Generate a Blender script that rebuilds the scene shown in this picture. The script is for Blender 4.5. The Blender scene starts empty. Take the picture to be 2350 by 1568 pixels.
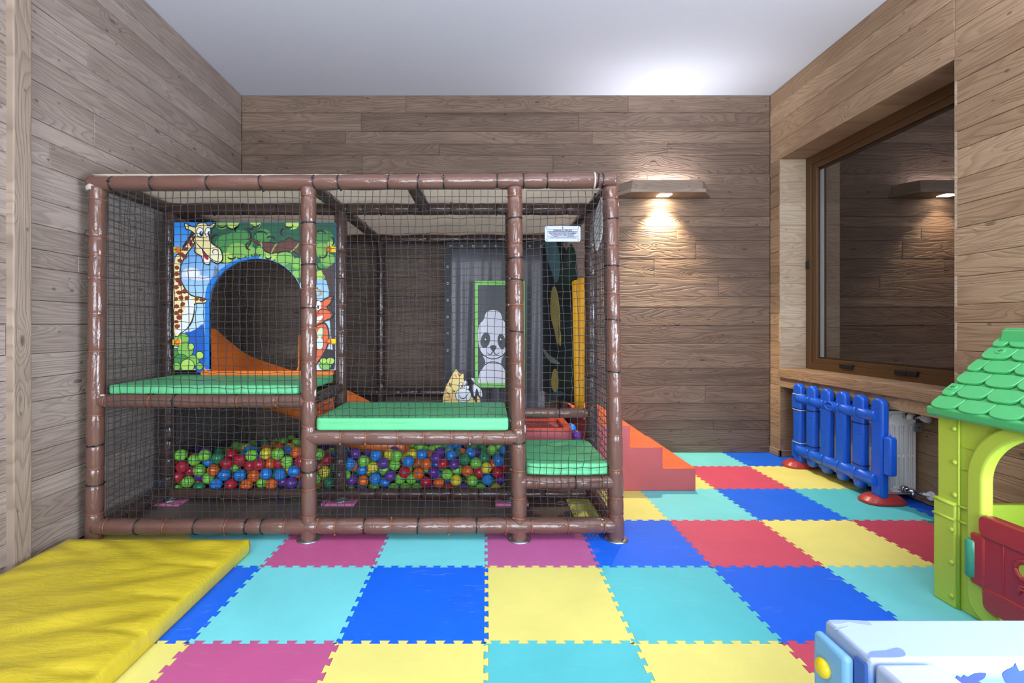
import bpy, bmesh, math, random
import numpy as np
from mathutils import Vector, Matrix, noise as mnoise

random.seed(7)
SC = bpy.context.scene
COL = SC.collection
PI = math.pi

# ------------------------------------------------------------------ camera, world, lights, exposure
CAM_H = 1.277          # camera height in metres
F = 1080.0             # focal length in pixels of the 2350 x 1568 frame
VX, VY = 1116.0, 750.0 # vanishing point of the room's depth direction
cam = bpy.data.cameras.new('camera')
cam_o = bpy.data.objects.new('camera', cam)
COL.objects.link(cam_o)
cam_o.location = (0, 0, CAM_H)
cam_o.rotation_euler = (PI / 2, 0, 0)
cam.sensor_fit = 'HORIZONTAL'
cam.sensor_width = 36.0
cam.lens = F / 2350 * 36.0
cam.shift_x = (1175 - VX) / 2350
cam.shift_y = (VY - 784) / 2350
cam.clip_start = 0.05
SC.camera = cam_o

world = bpy.data.worlds.new('world')
SC.world = world
world.use_nodes = True
bg = world.node_tree.nodes['Background']
bg.inputs['Color'].default_value = (0.010, 0.012, 0.016, 1)
bg.inputs['Strength'].default_value = 1.0

SC.view_settings.view_transform = 'Standard'
SC.view_settings.look = 'None'
SC.view_settings.exposure = -0.20
SC.view_settings.gamma = 1.0
SC.view_settings.use_curve_mapping = False


def light(name, kind, loc, rot, energy, color, size=None, size_y=None, spot=None, blend=None, spread=None):
    l = bpy.data.lights.new(name, kind)
    l.energy = energy
    l.color = color
    if kind == 'AREA':
        l.shape = 'RECTANGLE'
        l.size, l.size_y = size, size_y
        if spread:
            l.spread = spread
    elif kind == 'SPOT':
        l.spot_size, l.spot_blend, l.shadow_soft_size = spot, blend, size
    else:
        l.shadow_soft_size = size
    o = bpy.data.objects.new(name, l)
    COL.objects.link(o)
    o.location, o.rotation_euler = loc, rot
    return o


# unseen fill added far behind the camera to brighten cage and back wall
light('rear_fill', 'AREA', (-0.3, -6.3, 1.9), (PI / 2, 0, 0), 1000, (0.82, 0.90, 1.0), 5.0, 3.2)
light('cool_side_fill', 'AREA', (2.80, 0.35, 0.95), (0, PI / 2, 0), 360, (0.72, 0.83, 1.0), 1.3, 1.8)  # cool fill added from the right, out of view, to lift the left wall
# overhead fill added above the front half of the room
light('overhead_fill', 'AREA', (0.0, 0.4, 3.55), (0, 0, 0), 55, (1.0, 0.95, 0.88), 3.2, 1.6)
# unseen uplights added by the side walls to brighten ceiling and canopy
light('ceiling_fill_up', 'AREA', (-2.25, 0.6, 2.70), (PI, 0, 0), 75, (0.93, 0.95, 1.0), 0.12, 0.6)
light('ceiling_fill_up', 'AREA', (2.70, 1.0, 2.70), (PI, 0, 0), 190, (0.93, 0.95, 1.0), 0.12, 0.6)


# ------------------------------------------------------------------ helpers
def lin(c):
    c = c / 255.0
    return c / 12.92 if c <= 0.04045 else ((c + 0.055) / 1.055) ** 2.4


def rgb(r, g, b):
    return (lin(r), lin(g), lin(b), 1.0)


def P(px, py, Y):
    """Point of the room at depth Y (metres) seen at pixel px, py of the photograph."""
    return Vector(((px - VX) * Y / F, Y, CAM_H - (py - VY) * Y / F))


def PX(px, Y):
    return (px - VX) * Y / F


def PZ(py, Y):
    return CAM_H - (py - VY) * Y / F


class Nodes:
    def __init__(self, name):
        self.m = bpy.data.materials.new(name)
        self.m.use_nodes = True
        self.t = self.m.node_tree
        self.b = self.t.nodes['Principled BSDF']
        self.out = self.t.nodes['Material Output']

    def n(self, typ, **kw):
        nd = self.t.nodes.new(typ)
        for k, v in kw.items():
            setattr(nd, k, v)
        return nd

    def l(self, a, b):
        self.t.links.new(a, b)

    def val(self, sock, v):
        if hasattr(v, 'is_linked') or isinstance(v, bpy.types.NodeSocket):
            self.l(v, sock)
        else:
            sock.default_value = v

    def math(self, op, a, b=0.0, c=None, clamp=False):
        nd = self.n('ShaderNodeMath', operation=op)
        nd.use_clamp = clamp
        self.val(nd.inputs[0], a)
        self.val(nd.inputs[1], b)
        if c is not None:
            self.val(nd.inputs[2], c)
        return nd.outputs[0]

    def mix(self, f, a, b, blend='MIX'):
        nd = self.n('ShaderNodeMix', data_type='RGBA', blend_type=blend)
        self.val(nd.inputs[0], f)
        self.val(nd.inputs[6], a)
        self.val(nd.inputs[7], b)
        return nd.outputs[2]

    def noise(self, vec, scale, detail=2.0, rough=0.5, dist=0.0):
        nd = self.n('ShaderNodeTexNoise')
        if vec is not None:
            self.l(vec, nd.inputs['Vector'])
        nd.inputs['Scale'].default_value = scale
        nd.inputs['Detail'].default_value = detail
        nd.inputs['Roughness'].default_value = rough
        nd.inputs['Distortion'].default_value = dist
        return nd.outputs[0]

    def ramp(self, fac, stops):
        nd = self.n('ShaderNodeValToRGB')
        e = nd.color_ramp.elements
        while len(e) < len(stops):
            e.new(0.5)
        for i, (p, c) in enumerate(stops):
            e[i].position = p
            e[i].color = c if len(c) == 4 else (*c, 1)
        self.val(nd.inputs[0], fac)
        return nd.outputs[0]

    def bump(self, h, strength, dist):
        nd = self.n('ShaderNodeBump')
        nd.inputs['Strength'].default_value = strength
        nd.inputs['Distance'].default_value = dist
        self.l(h, nd.inputs['Height'])
        self.l(nd.outputs[0], self.b.inputs['Normal'])

    def base(self, c):
        self.val(self.b.inputs['Base Color'], c)

    def rough(self, v):
        self.val(self.b.inputs['Roughness'], v)

    def objco(self):
        return self.n('ShaderNodeTexCoord').outputs['Object']

    def scaled(self, vec, s):
        nd = self.n('ShaderNodeVectorMath', operation='MULTIPLY')
        self.l(vec, nd.inputs[0])
        nd.inputs[1].default_value = s
        return nd.outputs[0]


def plain(name, c, rough=0.5, metal=0.0, grain=0.06, gscale=40, bump=0.0, coat=0.0, spec=None):
    k = Nodes(name)
    co = k.objco()
    nz = k.noise(co, gscale, 3)
    dark = tuple(x * (1 - grain * 2) for x in c[:3]) + (1,)
    lite = tuple(min(1, x * (1 + grain)) for x in c[:3]) + (1,)
    k.base(k.mix(nz, dark, lite))
    k.rough(rough)
    k.b.inputs['Metallic'].default_value = metal
    if coat:
        k.b.inputs['Coat Weight'].default_value = coat
        k.b.inputs['Coat Roughness'].default_value = 0.08
    if spec is not None:
        k.b.inputs['Specular IOR Level'].default_value = spec
    if bump:
        k.bump(nz, bump, 0.004)
    return k.m


def wood(name, dark, mid, light_c, bump=0.5, knots=1.0):
    """Brushed spruce boards: growth-ring contours, fibres and knots along the board's own x axis."""
    k = Nodes(name)
    co = k.objco()
    rnd = k.n('ShaderNodeObjectInfo').outputs['Random']
    sep = k.n('ShaderNodeSeparateXYZ')
    k.l(co, sep.inputs[0])
    x, z = sep.outputs[0], sep.outputs[2]
    off = k.math('MULTIPLY', rnd, 61.7)

    def vec(sx, sz, add=0.0):
        c = k.n('ShaderNodeCombineXYZ')
        k.l(k.math('MULTIPLY_ADD', x, sx, off), c.inputs[0])
        k.l(k.math('MULTIPLY', z, sz), c.inputs[1])
        k.l(k.math('ADD', off, add), c.inputs[2])
        return c.outputs[0]
    f1 = k.noise(vec(0.75, 7.0), 1.0, 1.5, 0.45, 0.25)
    vor = k.n('ShaderNodeTexVoronoi', voronoi_dimensions='3D')
    k.l(vec(2.3, 6.5, 9.0), vor.inputs['Vector'])
    vor.inputs['Scale'].default_value = 1.0
    vd = vor.outputs['Distance']
    kn = k.math('POWER', 2.718, k.math('MULTIPLY', k.math('MULTIPLY', vd, vd), -22.0))
    kn = k.math('MULTIPLY', kn, knots)
    field = k.math('MULTIPLY_ADD', kn, 0.16, f1)
    fr = k.math('FRACT', k.math('MULTIPLY', field, 19.0))
    lines = k.ramp(fr, [(0.0, (0, 0, 0)), (0.45, (0.12,) * 3), (0.86, (1, 1, 1)), (1.0, (0.05,) * 3)])
    fib = k.noise(vec(5.0, 240.0, 3.0), 1.0, 2)
    blot = k.noise(vec(1.6, 5.0, 5.0), 1.0, 3)
    tone = k.math('MULTIPLY_ADD', blot, 0.9, k.math('MULTIPLY_ADD', rnd, 0.55, -0.22))
    c = k.mix(k.math('MAXIMUM', k.math('MINIMUM', tone, 1.0), 0.0), mid, light_c)
    c = k.mix(k.math('MULTIPLY', lines, 0.30), c, dark)
    c = k.mix(k.math('MULTIPLY', k.math('SUBTRACT', fib, 0.35, clamp=True), 0.9), c, dark)
    core = k.ramp(vd, [(0.0, (1, 1, 1)), (0.055, (0.85,) * 3), (0.085, (0, 0, 0))])
    c = k.mix(k.math('MULTIPLY', core, 0.62 * knots), c, tuple(v * 0.35 for v in dark[:3]) + (1,))
    v2 = k.n('ShaderNodeTexVoronoi', voronoi_dimensions='3D')
    k.l(vec(6.0, 9.0, 21.0), v2.inputs['Vector'])
    v2.inputs['Scale'].default_value = 1.0
    pin = k.ramp(v2.outputs['Distance'], [(0.0, (1, 1, 1)), (0.06, (0.9,) * 3), (0.10, (0, 0, 0))])
    c = k.mix(k.math('MULTIPLY', pin, 0.55 * knots), c, tuple(v * 0.3 for v in dark[:3]) + (1,))
    core = k.math('MAXIMUM', core, pin)
    k.base(c)
    k.rough(0.62)
    k.b.inputs['Specular IOR Level'].default_value = 0.3
    h = k.math('MULTIPLY_ADD', lines, -0.7, k.math('MULTIPLY', fib, 0.5))
    h = k.math('MULTIPLY_ADD', core, -0.5, h)
    k.bump(h, bump, 0.004)
    return k.m


def foam_tile_mat(name, c):
    k = Nodes(name)
    co = k.n('ShaderNodeTexCoord').outputs['Object']
    rnd = k.n('ShaderNodeObjectInfo').outputs['Random']
    add = k.n('ShaderNodeVectorMath', operation='ADD')
    k.l(co, add.inputs[0])
    cb = k.n('ShaderNodeCombineXYZ')
    k.l(k.math('MULTIPLY', rnd, 40.0), cb.inputs[0])
    k.l(k.math('MULTIPLY', rnd, 23.0), cb.inputs[1])
    k.l(cb.outputs[0], add.inputs[1])
    v = add.outputs[0]
    big = k.noise(v, 3.2, 4, 0.6, 0.6)
    scr = k.noise(k.scaled(v, (5.0, 28.0, 1.0)), 1.0, 4, 0.7, 0.9)
    wear = k.ramp(scr, [(0.60, (0, 0, 0)), (0.80, (1, 1, 1))])
    base = k.mix(big, tuple(x * 0.86 for x in c[:3]) + (1,), tuple(min(1, x * 1.10) for x in c[:3]) + (1,))
    base = k.mix(k.math('MULTIPLY', wear, 0.16), base, (0.75, 0.75, 0.75, 1))
    k.base(base)
    k.rough(0.55)
    k.b.inputs['Specular IOR Level'].default_value = 0.35
    wv = k.n('ShaderNodeTexVoronoi')
    k.l(co, wv.inputs['Vector'])
    wv.inputs['Scale'].default_value = 260.0
    k.bump(wv.outputs['Distance'], 0.25, 0.001)
    return k.m


def vinyl(name, c, rough=0.22, bump=0.5, scale=(14, 14, 14)):
    k = Nodes(name)
    co = k.objco()
    nz = k.noise(k.scaled(co, scale), 1.0, 4, 0.55, 0.8)
    big = k.noise(co, 4.0, 3)
    k.base(k.mix(big, tuple(x * 0.78 for x in c[:3]) + (1,), tuple(min(1, x * 1.2) for x in c[:3]) + (1,)))
    k.rough(rough)
    k.bump(nz, bump, 0.012)
    return k.m


M = {}
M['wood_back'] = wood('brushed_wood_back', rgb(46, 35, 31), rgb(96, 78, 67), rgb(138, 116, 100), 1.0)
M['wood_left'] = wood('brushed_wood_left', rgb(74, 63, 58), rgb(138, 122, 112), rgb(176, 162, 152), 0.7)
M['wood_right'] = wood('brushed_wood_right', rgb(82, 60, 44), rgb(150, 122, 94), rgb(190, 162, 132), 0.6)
M['wood_return'] = wood('pale_wood_return', rgb(112, 92, 74), rgb(176, 154, 130), rgb(200, 182, 158), 0.5, 0.7)
M['wood_lamp'] = wood('lamp_wood', rgb(78, 66, 58), rgb(128, 112, 98), rgb(160, 142, 126), 0.5)
M['groove'] = plain('dark_joint', rgb(48, 38, 32), 0.9)
M['laminate'] = wood('dark_laminate', rgb(58, 48, 46), rgb(98, 84, 78), rgb(124, 108, 100), 0.1, 0.4)
M['ceiling'] = plain('ceiling_plaster', (0.62, 0.645, 0.73, 1), 0.9, grain=0.03, gscale=90, bump=0.12)
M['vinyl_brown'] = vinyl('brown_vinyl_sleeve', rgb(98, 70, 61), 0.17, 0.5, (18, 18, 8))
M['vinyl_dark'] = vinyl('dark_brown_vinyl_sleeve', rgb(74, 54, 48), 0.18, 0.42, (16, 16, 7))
M['tie_black'] = plain('black_nylon_tie', rgb(22, 24, 28), 0.4)
M['tie_orange'] = plain('copper_brown_nylon_tie', rgb(122, 74, 52), 0.4)
M['tie_white'] = plain('white_nylon_tie', rgb(215, 220, 228), 0.4)
M['net'] = plain('black_net_cord', rgb(34, 37, 44), 0.7)
M['steel'] = plain('galvanised_steel', rgb(190, 196, 200), 0.28, 0.95, grain=0.12)
M['chrome'] = plain('chrome', rgb(205, 205, 208), 0.15, 1.0)
M['foam_pale'] = plain('pale_foam', rgb(178, 170, 164), 0.8)
M['pink_foam'] = plain('pink_foam', rgb(214, 120, 160), 0.8)
for nm, c in dict(cyan=(112, 206, 212), teal=(84, 186, 194), blue=(12, 96, 222), yellow=(220, 213, 120),
                  pink=(180, 84, 134), magenta=(176, 92, 146), red=(194, 74, 100), crimson=(170, 58, 78)).items():
    M['tile_' + nm] = foam_tile_mat('foam_' + nm, rgb(*c))
M['mat_yellow'] = vinyl('yellow_vinyl', rgb(188, 170, 40), 0.36, 0.35, (9, 26, 9))
M['pad_green'] = vinyl('mint_green_vinyl', rgb(88, 180, 124), 0.5, 0.4, (1.5, 70, 40))
M['step_red'] = vinyl('coral_red_vinyl', rgb(178, 82, 86), 0.5, 0.25, (7, 7, 7))
M['step_orange'] = vinyl('orange_vinyl', rgb(208, 96, 54), 0.5, 0.15, (7, 7, 7))
M['slide'] = plain('orange_moulded_plastic', rgb(242, 126, 46), 0.3, grain=0.08, gscale=6)
M['fence_blue'] = plain('blue_moulded_plastic', rgb(22, 92, 210), 0.34, grain=0.05, gscale=60, bump=0.05)
M['foot_red'] = plain('red_moulded_plastic', rgb(168, 54, 54), 0.36, grain=0.05, gscale=60, bump=0.05)
M['house_lime'] = plain('lime_moulded_plastic', rgb(182, 206, 70), 0.36, grain=0.04, gscale=160, bump=0.06)
M['house_green'] = plain('green_moulded_plastic', rgb(76, 178, 106), 0.3, grain=0.05, gscale=160, bump=0.05)
M['house_teal'] = plain('sea_green_plastic', rgb(62, 158, 122), 0.3)
M['house_dark'] = plain('dark_plastic', rgb(40, 96, 56), 0.4)
M['rad_white'] = plain('white_enamel', rgb(242, 244, 248), 0.3)
M['frame_brown'] = plain('bronze_aluminium', rgb(92, 66, 40), 0.4, 0.2, grain=0.05)
M['frame_dark'] = plain('dark_bronze', rgb(56, 42, 32), 0.4, 0.2)
M['alu'] = plain('silver_spacer', rgb(170, 184, 196), 0.3, 0.7)
M['black'] = plain('black_plastic', rgb(18, 18, 20), 0.45)
M['white_plastic'] = plain('white_plastic', rgb(146, 153, 170), 0.4)
M['knob_yellow'] = plain('yellow_plastic', rgb(226, 196, 24), 0.25)
M['bracket_yellow'] = plain('bracket_yellow', rgb(240, 206, 20), 0.35)
M['cap_orange'] = plain('orange_cap', rgb(240, 116, 34), 0.3)
M['curtain_grey'] = vinyl('grey_tarpaulin', rgb(96, 94, 102), 0.42, 0.3, (6, 6, 2))
M['hem_dark'] = plain('dark_hem', rgb(34, 32, 36), 0.6)
M['frame_lime'] = plain('green_painted_board', rgb(128, 206, 96), 0.5)
M['yellow_cloth'] = vinyl('amber_vinyl', rgb(226, 164, 24), 0.5, 0.4, (30, 30, 3))


def canopy_mat():
    k = Nodes('cream_canopy')
    co = k.objco()
    nz = k.noise(co, 120, 2)
    c = k.mix(nz, rgb(232, 222, 208), rgb(246, 238, 226))
    k.base(c)
    k.rough(0.8)
    tr = k.n('ShaderNodeBsdfTranslucent')
    k.l(c, tr.inputs[0])
    mx = k.n('ShaderNodeMixShader')
    mx.inputs[0].default_value = 0.68
    k.l(k.b.outputs[0], mx.inputs[1])
    k.l(tr.outputs[0], mx.inputs[2])
    k.l(mx.outputs[0], k.out.inputs[0])
    return k.m


M['canopy'] = canopy_mat()


def pane_mat():
    k = Nodes('window_glass')
    fr = k.n('ShaderNodeFresnel')
    fr.inputs[0].default_value = 2.6
    tr = k.n('ShaderNodeBsdfTransparent')
    tr.inputs[0].default_value = (0.75, 0.72, 0.70, 1)
    gl = k.n('ShaderNodeBsdfGlossy')
    gl.inputs['Roughness'].default_value = 0.012
    gl.inputs['Color'].default_value = (1.0, 0.93, 0.9, 1)
    mx = k.n('ShaderNodeMixShader')
    k.l(fr.outputs[0], mx.inputs[0])
    k.l(tr.outputs[0], mx.inputs[1])
    k.l(gl.outputs[0], mx.inputs[2])
    k.l(mx.outputs[0], k.out.inputs[0])
    return k.m


M['pane'] = pane_mat()


def emit(name, c, s):
    k = Nodes(name)
    k.b.inputs['Emission Color'].default_value = c
    k.b.inputs['Emission Strength'].default_value = s
    k.base((0.9, 0.85, 0.75, 1))
    return k.m


M['led'] = emit('led_panel', (1.0, 0.86, 0.62, 1), 190.0)
_flat = {}


def flat(r, g, b, rough=0.45):
    key = (r, g, b)
    if key not in _flat:
        _flat[key] = plain('print_%02x%02x%02x' % key, rgb(r, g, b), rough, grain=0.03, gscale=30)
    return _flat[key]


def gradient(name, stops, axis, lo, hi, rough=0.4):
    """Printed colour gradient along a board's own axis."""
    k = Nodes(name)
    sep = k.n('ShaderNodeSeparateXYZ')
    k.l(k.objco(), sep.inputs[0])
    mr = k.n('ShaderNodeMapRange')
    k.l(sep.outputs[axis], mr.inputs[0])
    mr.inputs[1].default_value, mr.inputs[2].default_value = lo, hi
    k.base(k.ramp(mr.outputs[0], stops))
    k.rough(rough)
    return k.m


# ---- objects
def tag(o, label=None, cat=None, group=None, kind=None):
    if label:
        o['label'] = label
    if cat:
        o['category'] = cat
    if group:
        o['group'] = group
    if kind:
        o['kind'] = kind
    return o


def empty(name, loc, label, cat, group=None):
    o = bpy.data.objects.new(name, None)
    COL.objects.link(o)
    o.location = loc
    o.empty_display_size = 0.1
    return tag(o, label, cat, group)


def link(name, me, parent=None, loc=(0, 0, 0), rot=(0, 0, 0)):
    """Object at world place loc; under a parent it keeps that place."""
    o = bpy.data.objects.new(name, me)
    COL.objects.link(o)
    mat = Matrix.LocRotScale(Vector(loc), Matrix.Identity(3).to_euler() if rot is None else __import__('mathutils').Euler(rot), None)
    if parent is not None:
        o.parent = parent
        o.matrix_parent_inverse = Matrix.Identity(4)
        o.matrix_basis = wm(parent).inverted() @ mat
    else:
        o.matrix_basis = mat
    return o


def wm(o):
    m = o.matrix_basis.copy()
    p = o.parent
    while p is not None:
        m = p.matrix_basis @ m
        p = p.parent
    return m


class MB:
    def __init__(self):
        self.v, self.f, self.mi, self.sm = [], [], [], []

    def add(self, vs, fs, mi=0, smooth=False):
        b = len(self.v)
        self.v.extend([tuple(x) for x in vs])
        for f in fs:
            self.f.append(tuple(i + b for i in f))
            self.mi.append(mi)
            self.sm.append(smooth)
        return self

    def box(self, a, b, mi=0):
        (x0, y0, z0), (x1, y1, z1) = a, b
        x0, x1 = sorted((x0, x1)); y0, y1 = sorted((y0, y1)); z0, z1 = sorted((z0, z1))
        vs = [(x0, y0, z0), (x1, y0, z0), (x1, y1, z0), (x0, y1, z0), (x0, y0, z1), (x1, y0, z1), (x1, y1, z1), (x0, y1, z1)]
        return self.add(vs, [(0, 3, 2, 1), (4, 5, 6, 7), (0, 1, 5, 4), (1, 2, 6, 5), (2, 3, 7, 6), (3, 0, 4, 7)], mi)

    def prism(self, poly, fn, d0, d1, mi=0, smooth=False, side=None):
        """poly: 2D points; fn(u, v, d) -> 3D point; solid between depths d0 and d1."""
        n = len(poly)
        vs = [fn(u, v, d0) for u, v in poly] + [fn(u, v, d1) for u, v in poly]
        self.add(vs, [tuple(range(n)), tuple(range(2 * n - 1, n - 1, -1))], mi)
        b = len(self.v) - 2 * n
        for i in range(n):
            j = (i + 1) % n
            self.f.append((b + j, b + i, b + n + i, b + n + j))
            self.mi.append(mi if side is None else side)
            self.sm.append(smooth)
        return self

    def ring(self, outer, inner, fn, d0, d1, mi=0):
        n = len(outer)
        vs = [fn(u, v, d) for d in (d0, d1) for pts in (outer, inner) for u, v in pts]
        fs = []
        for i in range(n):
            j = (i + 1) % n
            fs += [(i, j, n + j, n + i), (2 * n + j, 2 * n + i, 3 * n + i, 3 * n + j),
                   (j, i, 2 * n + i, 2 * n + j), (n + i, n + j, 3 * n + j, 3 * n + i)]
        return self.add(vs, fs, mi)

    def tube(self, pts, r, sides=12, mi=0, caps=True, up=None):
        pts = [Vector(p) for p in pts]
        n = len(pts)
        rs = r if hasattr(r, '__len__') else [r] * n
        vs = []
        ref = None
        for i, p in enumerate(pts):
            t = (pts[min(i + 1, n - 1)] - pts[max(i - 1, 0)]).normalized()
            if ref is None:
                ref = Vector(up) if up else (Vector((0, 0, 1)) if abs(t.z) < 0.9 else Vector((0, 1, 0)))
            a = (ref - t * ref.dot(t)).normalized()
            ref = a
            b = t.cross(a)
            for k in range(sides):
                an = 2 * PI * k / sides
                vs.append(p + (a * math.cos(an) + b * math.sin(an)) * rs[i])
        fs = []
        for i in range(n - 1):
            for k in range(sides):
                k2 = (k + 1) % sides
                fs.append((i * sides + k, i * sides + k2, (i + 1) * sides + k2, (i + 1) * sides + k))
        self.add(vs, fs, mi, True)
        if caps:
            b0 = len(self.v) - len(vs)
            self.f.append(tuple(b0 + k for k in range(sides - 1, -1, -1)))
            self.f.append(tuple(b0 + (n - 1) * sides + k for k in range(sides)))
            self.mi += [mi, mi]
            self.sm += [False, False]
        return self

    def ball(self, c, r, seg=12, rings=8, mi=0, sc=(1, 1, 1)):
        vs = [(c[0], c[1], c[2] + r * sc[2])]
        for i in range(1, rings):
            th = PI * i / rings
            for k in range(seg):
                a = 2 * PI * k / seg
                vs.append((c[0] + r * sc[0] * math.sin(th) * math.cos(a), c[1] + r * sc[1] * math.sin(th) * math.sin(a), c[2] + r * sc[2] * math.cos(th)))
        vs.append((c[0], c[1], c[2] - r * sc[2]))
        fs = [(0, 1 + k, 1 + (k + 1) % seg) for k in range(seg)]
        for i in range(rings - 2):
            for k in range(seg):
                a, b = 1 + i * seg + k, 1 + i * seg + (k + 1) % seg
                fs.append((a, a + seg, b + seg, b))
        L = len(vs) - 1
        fs += [(L, L - seg + (k + 1) % seg, L - seg + k) for k in range(seg)]
        return self.add(vs, fs, mi, True)

    def mesh(self, name, mats, center=None, inv=None):
        me = bpy.data.meshes.new(name)
        vs = self.v
        if center is not None:
            c = Vector(center)
            vs = [(x - c[0], y - c[1], z - c[2]) for x, y, z in vs]
        me.from_pydata(vs, [], self.f)
        mats = mats if isinstance(mats, (list, tuple)) else [mats]
        for m in mats:
            me.materials.append(m)
        me.polygons.foreach_set('material_index', self.mi)
        me.polygons.foreach_set('use_smooth', self.sm)
        bm = bmesh.new()
        bm.from_mesh(me)
        bmesh.ops.recalc_face_normals(bm, faces=bm.faces)
        bm.to_mesh(me)
        bm.free()
        me.update()
        return me

    def build(self, name, mats, parent=None, bevel=0, segs=2, smooth=False, center='auto', angle=40):
        """Link as one object whose origin lies at the middle of its own shape."""
        if center == 'auto':
            a = np.array(self.v)
            center = tuple((a.min(0) + a.max(0)) / 2)
        me = self.mesh(name, mats, center)
        o = link(name, me, parent, center)
        if bevel:
            md = o.modifiers.new('round', 'BEVEL')
            md.width, md.segments, md.limit_method = bevel, segs, 'ANGLE'
            md.angle_limit = math.radians(angle)
            md.harden_normals = False
            for p in me.polygons:
                p.use_smooth = True
            try:
                me.set_sharp_from_angle(angle=math.radians(35))
            except Exception:
                pass
        elif smooth:
            for p in me.polygons:
                p.use_smooth = True
            me.set_sharp_from_angle(angle=math.radians(40))
        return o


def catmull(pts, n=5, closed=True):
    out = []
    m = len(pts)
    rng = range(m) if closed else range(m - 1)
    for i in rng:
        g = (lambda k: pts[k % m]) if closed else (lambda k: pts[max(0, min(m - 1, k))])
        p0, p1, p2, p3 = g(i - 1), g(i), g(i + 1), g(i + 2)
        for s in range(n):
            t = s / n
            out.append(tuple(0.5 * (2 * p1[a] + (p2[a] - p0[a]) * t + (2 * p0[a] - 5 * p1[a] + 4 * p2[a] - p3[a]) * t * t
                                    + (3 * p1[a] - p0[a] - 3 * p2[a] + p3[a]) * t ** 3) for a in range(len(p1))))
    if not closed:
        out.append(tuple(pts[-1]))
    return out


def ell(cx, cy, rx, ry, n=20, rot=0.0, a0=0.0, a1=2 * PI):
    r = []
    for k in range(n):
        a = a0 + (a1 - a0) * k / (n if abs(a1 - a0 - 2 * PI) < 1e-6 else n - 1)
        x, y = rx * math.cos(a), ry * math.sin(a)
        r.append((cx + x * math.cos(rot) - y * math.sin(rot), cy + x * math.sin(rot) + y * math.cos(rot)))
    return r


def stroke(pts, w):
    """2D ribbon polygon around an open line."""
    L, R = [], []
    n = len(pts)
    for i, p in enumerate(pts):
        a, b = pts[max(0, i - 1)], pts[min(n - 1, i + 1)]
        dx, dy = b[0] - a[0], b[1] - a[1]
        d = math.hypot(dx, dy) or 1
        ww = w * (0.35 + 0.65 * math.sin(PI * (i + 0.5) / n))
        L.append((p[0] - dy / d * ww / 2, p[1] + dx / d * ww / 2))
        R.append((p[0] + dy / d * ww / 2, p[1] - dx / d * ww / 2))
    return L + R[::-1]


# ------------------------------------------------------------------ room shell
YB = 4.785            # back wall
XR = 2.885            # right wall
XN = 3.165            # back of the window and radiator niche
ZC = 3.63             # ceiling
WY0, WY1 = 2.90, 4.623  # window opening along the right wall
YF = -6.4             # how far the room runs towards the camera's back


def xl(y):
    return -2.487 + 0.0185 * (YB - y)


fl = MB().box((-2.7, YF, -0.16), (3.4, YB + 0.15, -0.012)).build('floor', M['laminate'])
tag(fl, kind='structure')
ce = MB().box((-2.7, YF, ZC), (3.4, YB + 0.15, ZC + 0.12)).build('ceiling', M['ceiling'])
tag(ce, kind='structure')


def plank_mesh(L, H, T=0.018, ch=0.003):
    m = MB()
    x, z = L / 2, H / 2
    vs = []
    for (yy, c) in ((T, 0.0), (0.003, 0.0), (0.0, ch)):
        vs += [(-x + c, yy, -z + c), (x - c, yy, -z + c), (x - c, yy, z - c), (-x + c, yy, z - c)]
    fs = [(8, 9, 10, 11)]
    for k in (0, 4):
        for i in range(4):
            j = (i + 1) % 4
            fs.append((k + i, k + j, k + 4 + j, k + 4 + i))
    m.add(vs, fs)
    return m


def plank(parent, mat, c, L, H, yaw, name='plank'):
    """Board of length L and height H; c is the middle of its face, local -y is the face normal."""
    me = plank_mesh(L, H).mesh(name, mat)
    return link(name, me, parent, c, (0, 0, yaw))


def rows_to_z(zs):
    return list(zip(zs[:-1], zs[1:]))


rb = random.Random(11)
# back wall: joints measured on the photograph
jy = [219, 258.8, 301.4, 330.3, 356, 399, 455, 497, 521, 552, 594, 637, 681, 705, 748, 790, 845, 885, 926, 966, 987, 1023]
jz = [PZ(y, YB) for y in jy]
wall_back = MB().box((-2.7, YB + 0.016, 0), (3.4, YB + 0.12, ZC)).build('wall_back', M['groove'])
tag(wall_back, kind='structure')
x0b, x1b = xl(YB), XR
for i, (zt, zb) in enumerate(zip(jz[:-1], jz[1:])):
    cuts = [x0b]
    x = x0b + rb.uniform(0.9, 2.6)
    while x < x1b - 0.5:
        cuts.append(x)
        x += rb.uniform(1.7, 2.7)
    cuts.append(x1b)
    for a, b in zip(cuts[:-1], cuts[1:]):
        plank(wall_back, M['wood_back'], ((a + b) / 2, YB + rb.uniform(-0.001, 0.0015), (zt + zb) / 2), b - a - 0.001, zt - zb - 0.002, 0)
bb = MB().box((x0b, YB - 0.012, 0), (XR, YB + 0.01, jz[-1])).build('baseboard_back', M['wood_back'], bevel=0.003)
tag(bb, kind='structure')

# left wall, a touch out of square
wall_left = MB()
wall_left.add([(xl(YF) - 0.016, YF, 0), (xl(YB) - 0.016, YB + 0.1, 0), (xl(YB) - 0.14, YB + 0.1, 0), (xl(YF) - 0.14, YF, 0),
               (xl(YF) - 0.016, YF, ZC), (xl(YB) - 0.016, YB + 0.1, ZC), (xl(YB) - 0.14, YB + 0.1, ZC), (xl(YF) - 0.14, YF, ZC)],
              [(0, 3, 2, 1), (4, 5, 6, 7), (0, 1, 5, 4), (1, 2, 6, 5), (2, 3, 7, 6), (3, 0, 4, 7)])
wall_left = wall_left.build('wall_left', M['groove'])
tag(wall_left, kind='structure')
lz = [ZC, 3.44, 3.33, 3.17, 3.02, 2.866, 2.755, 2.611, 2.404, 2.308, 2.165, 1.973, 1.837, 1.70, 1.60, 1.42, 1.29, 1.13, 1.0, 0.87, 0.71,
      0.60, 0.44, 0.33, 0.17, 0.0]
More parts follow.
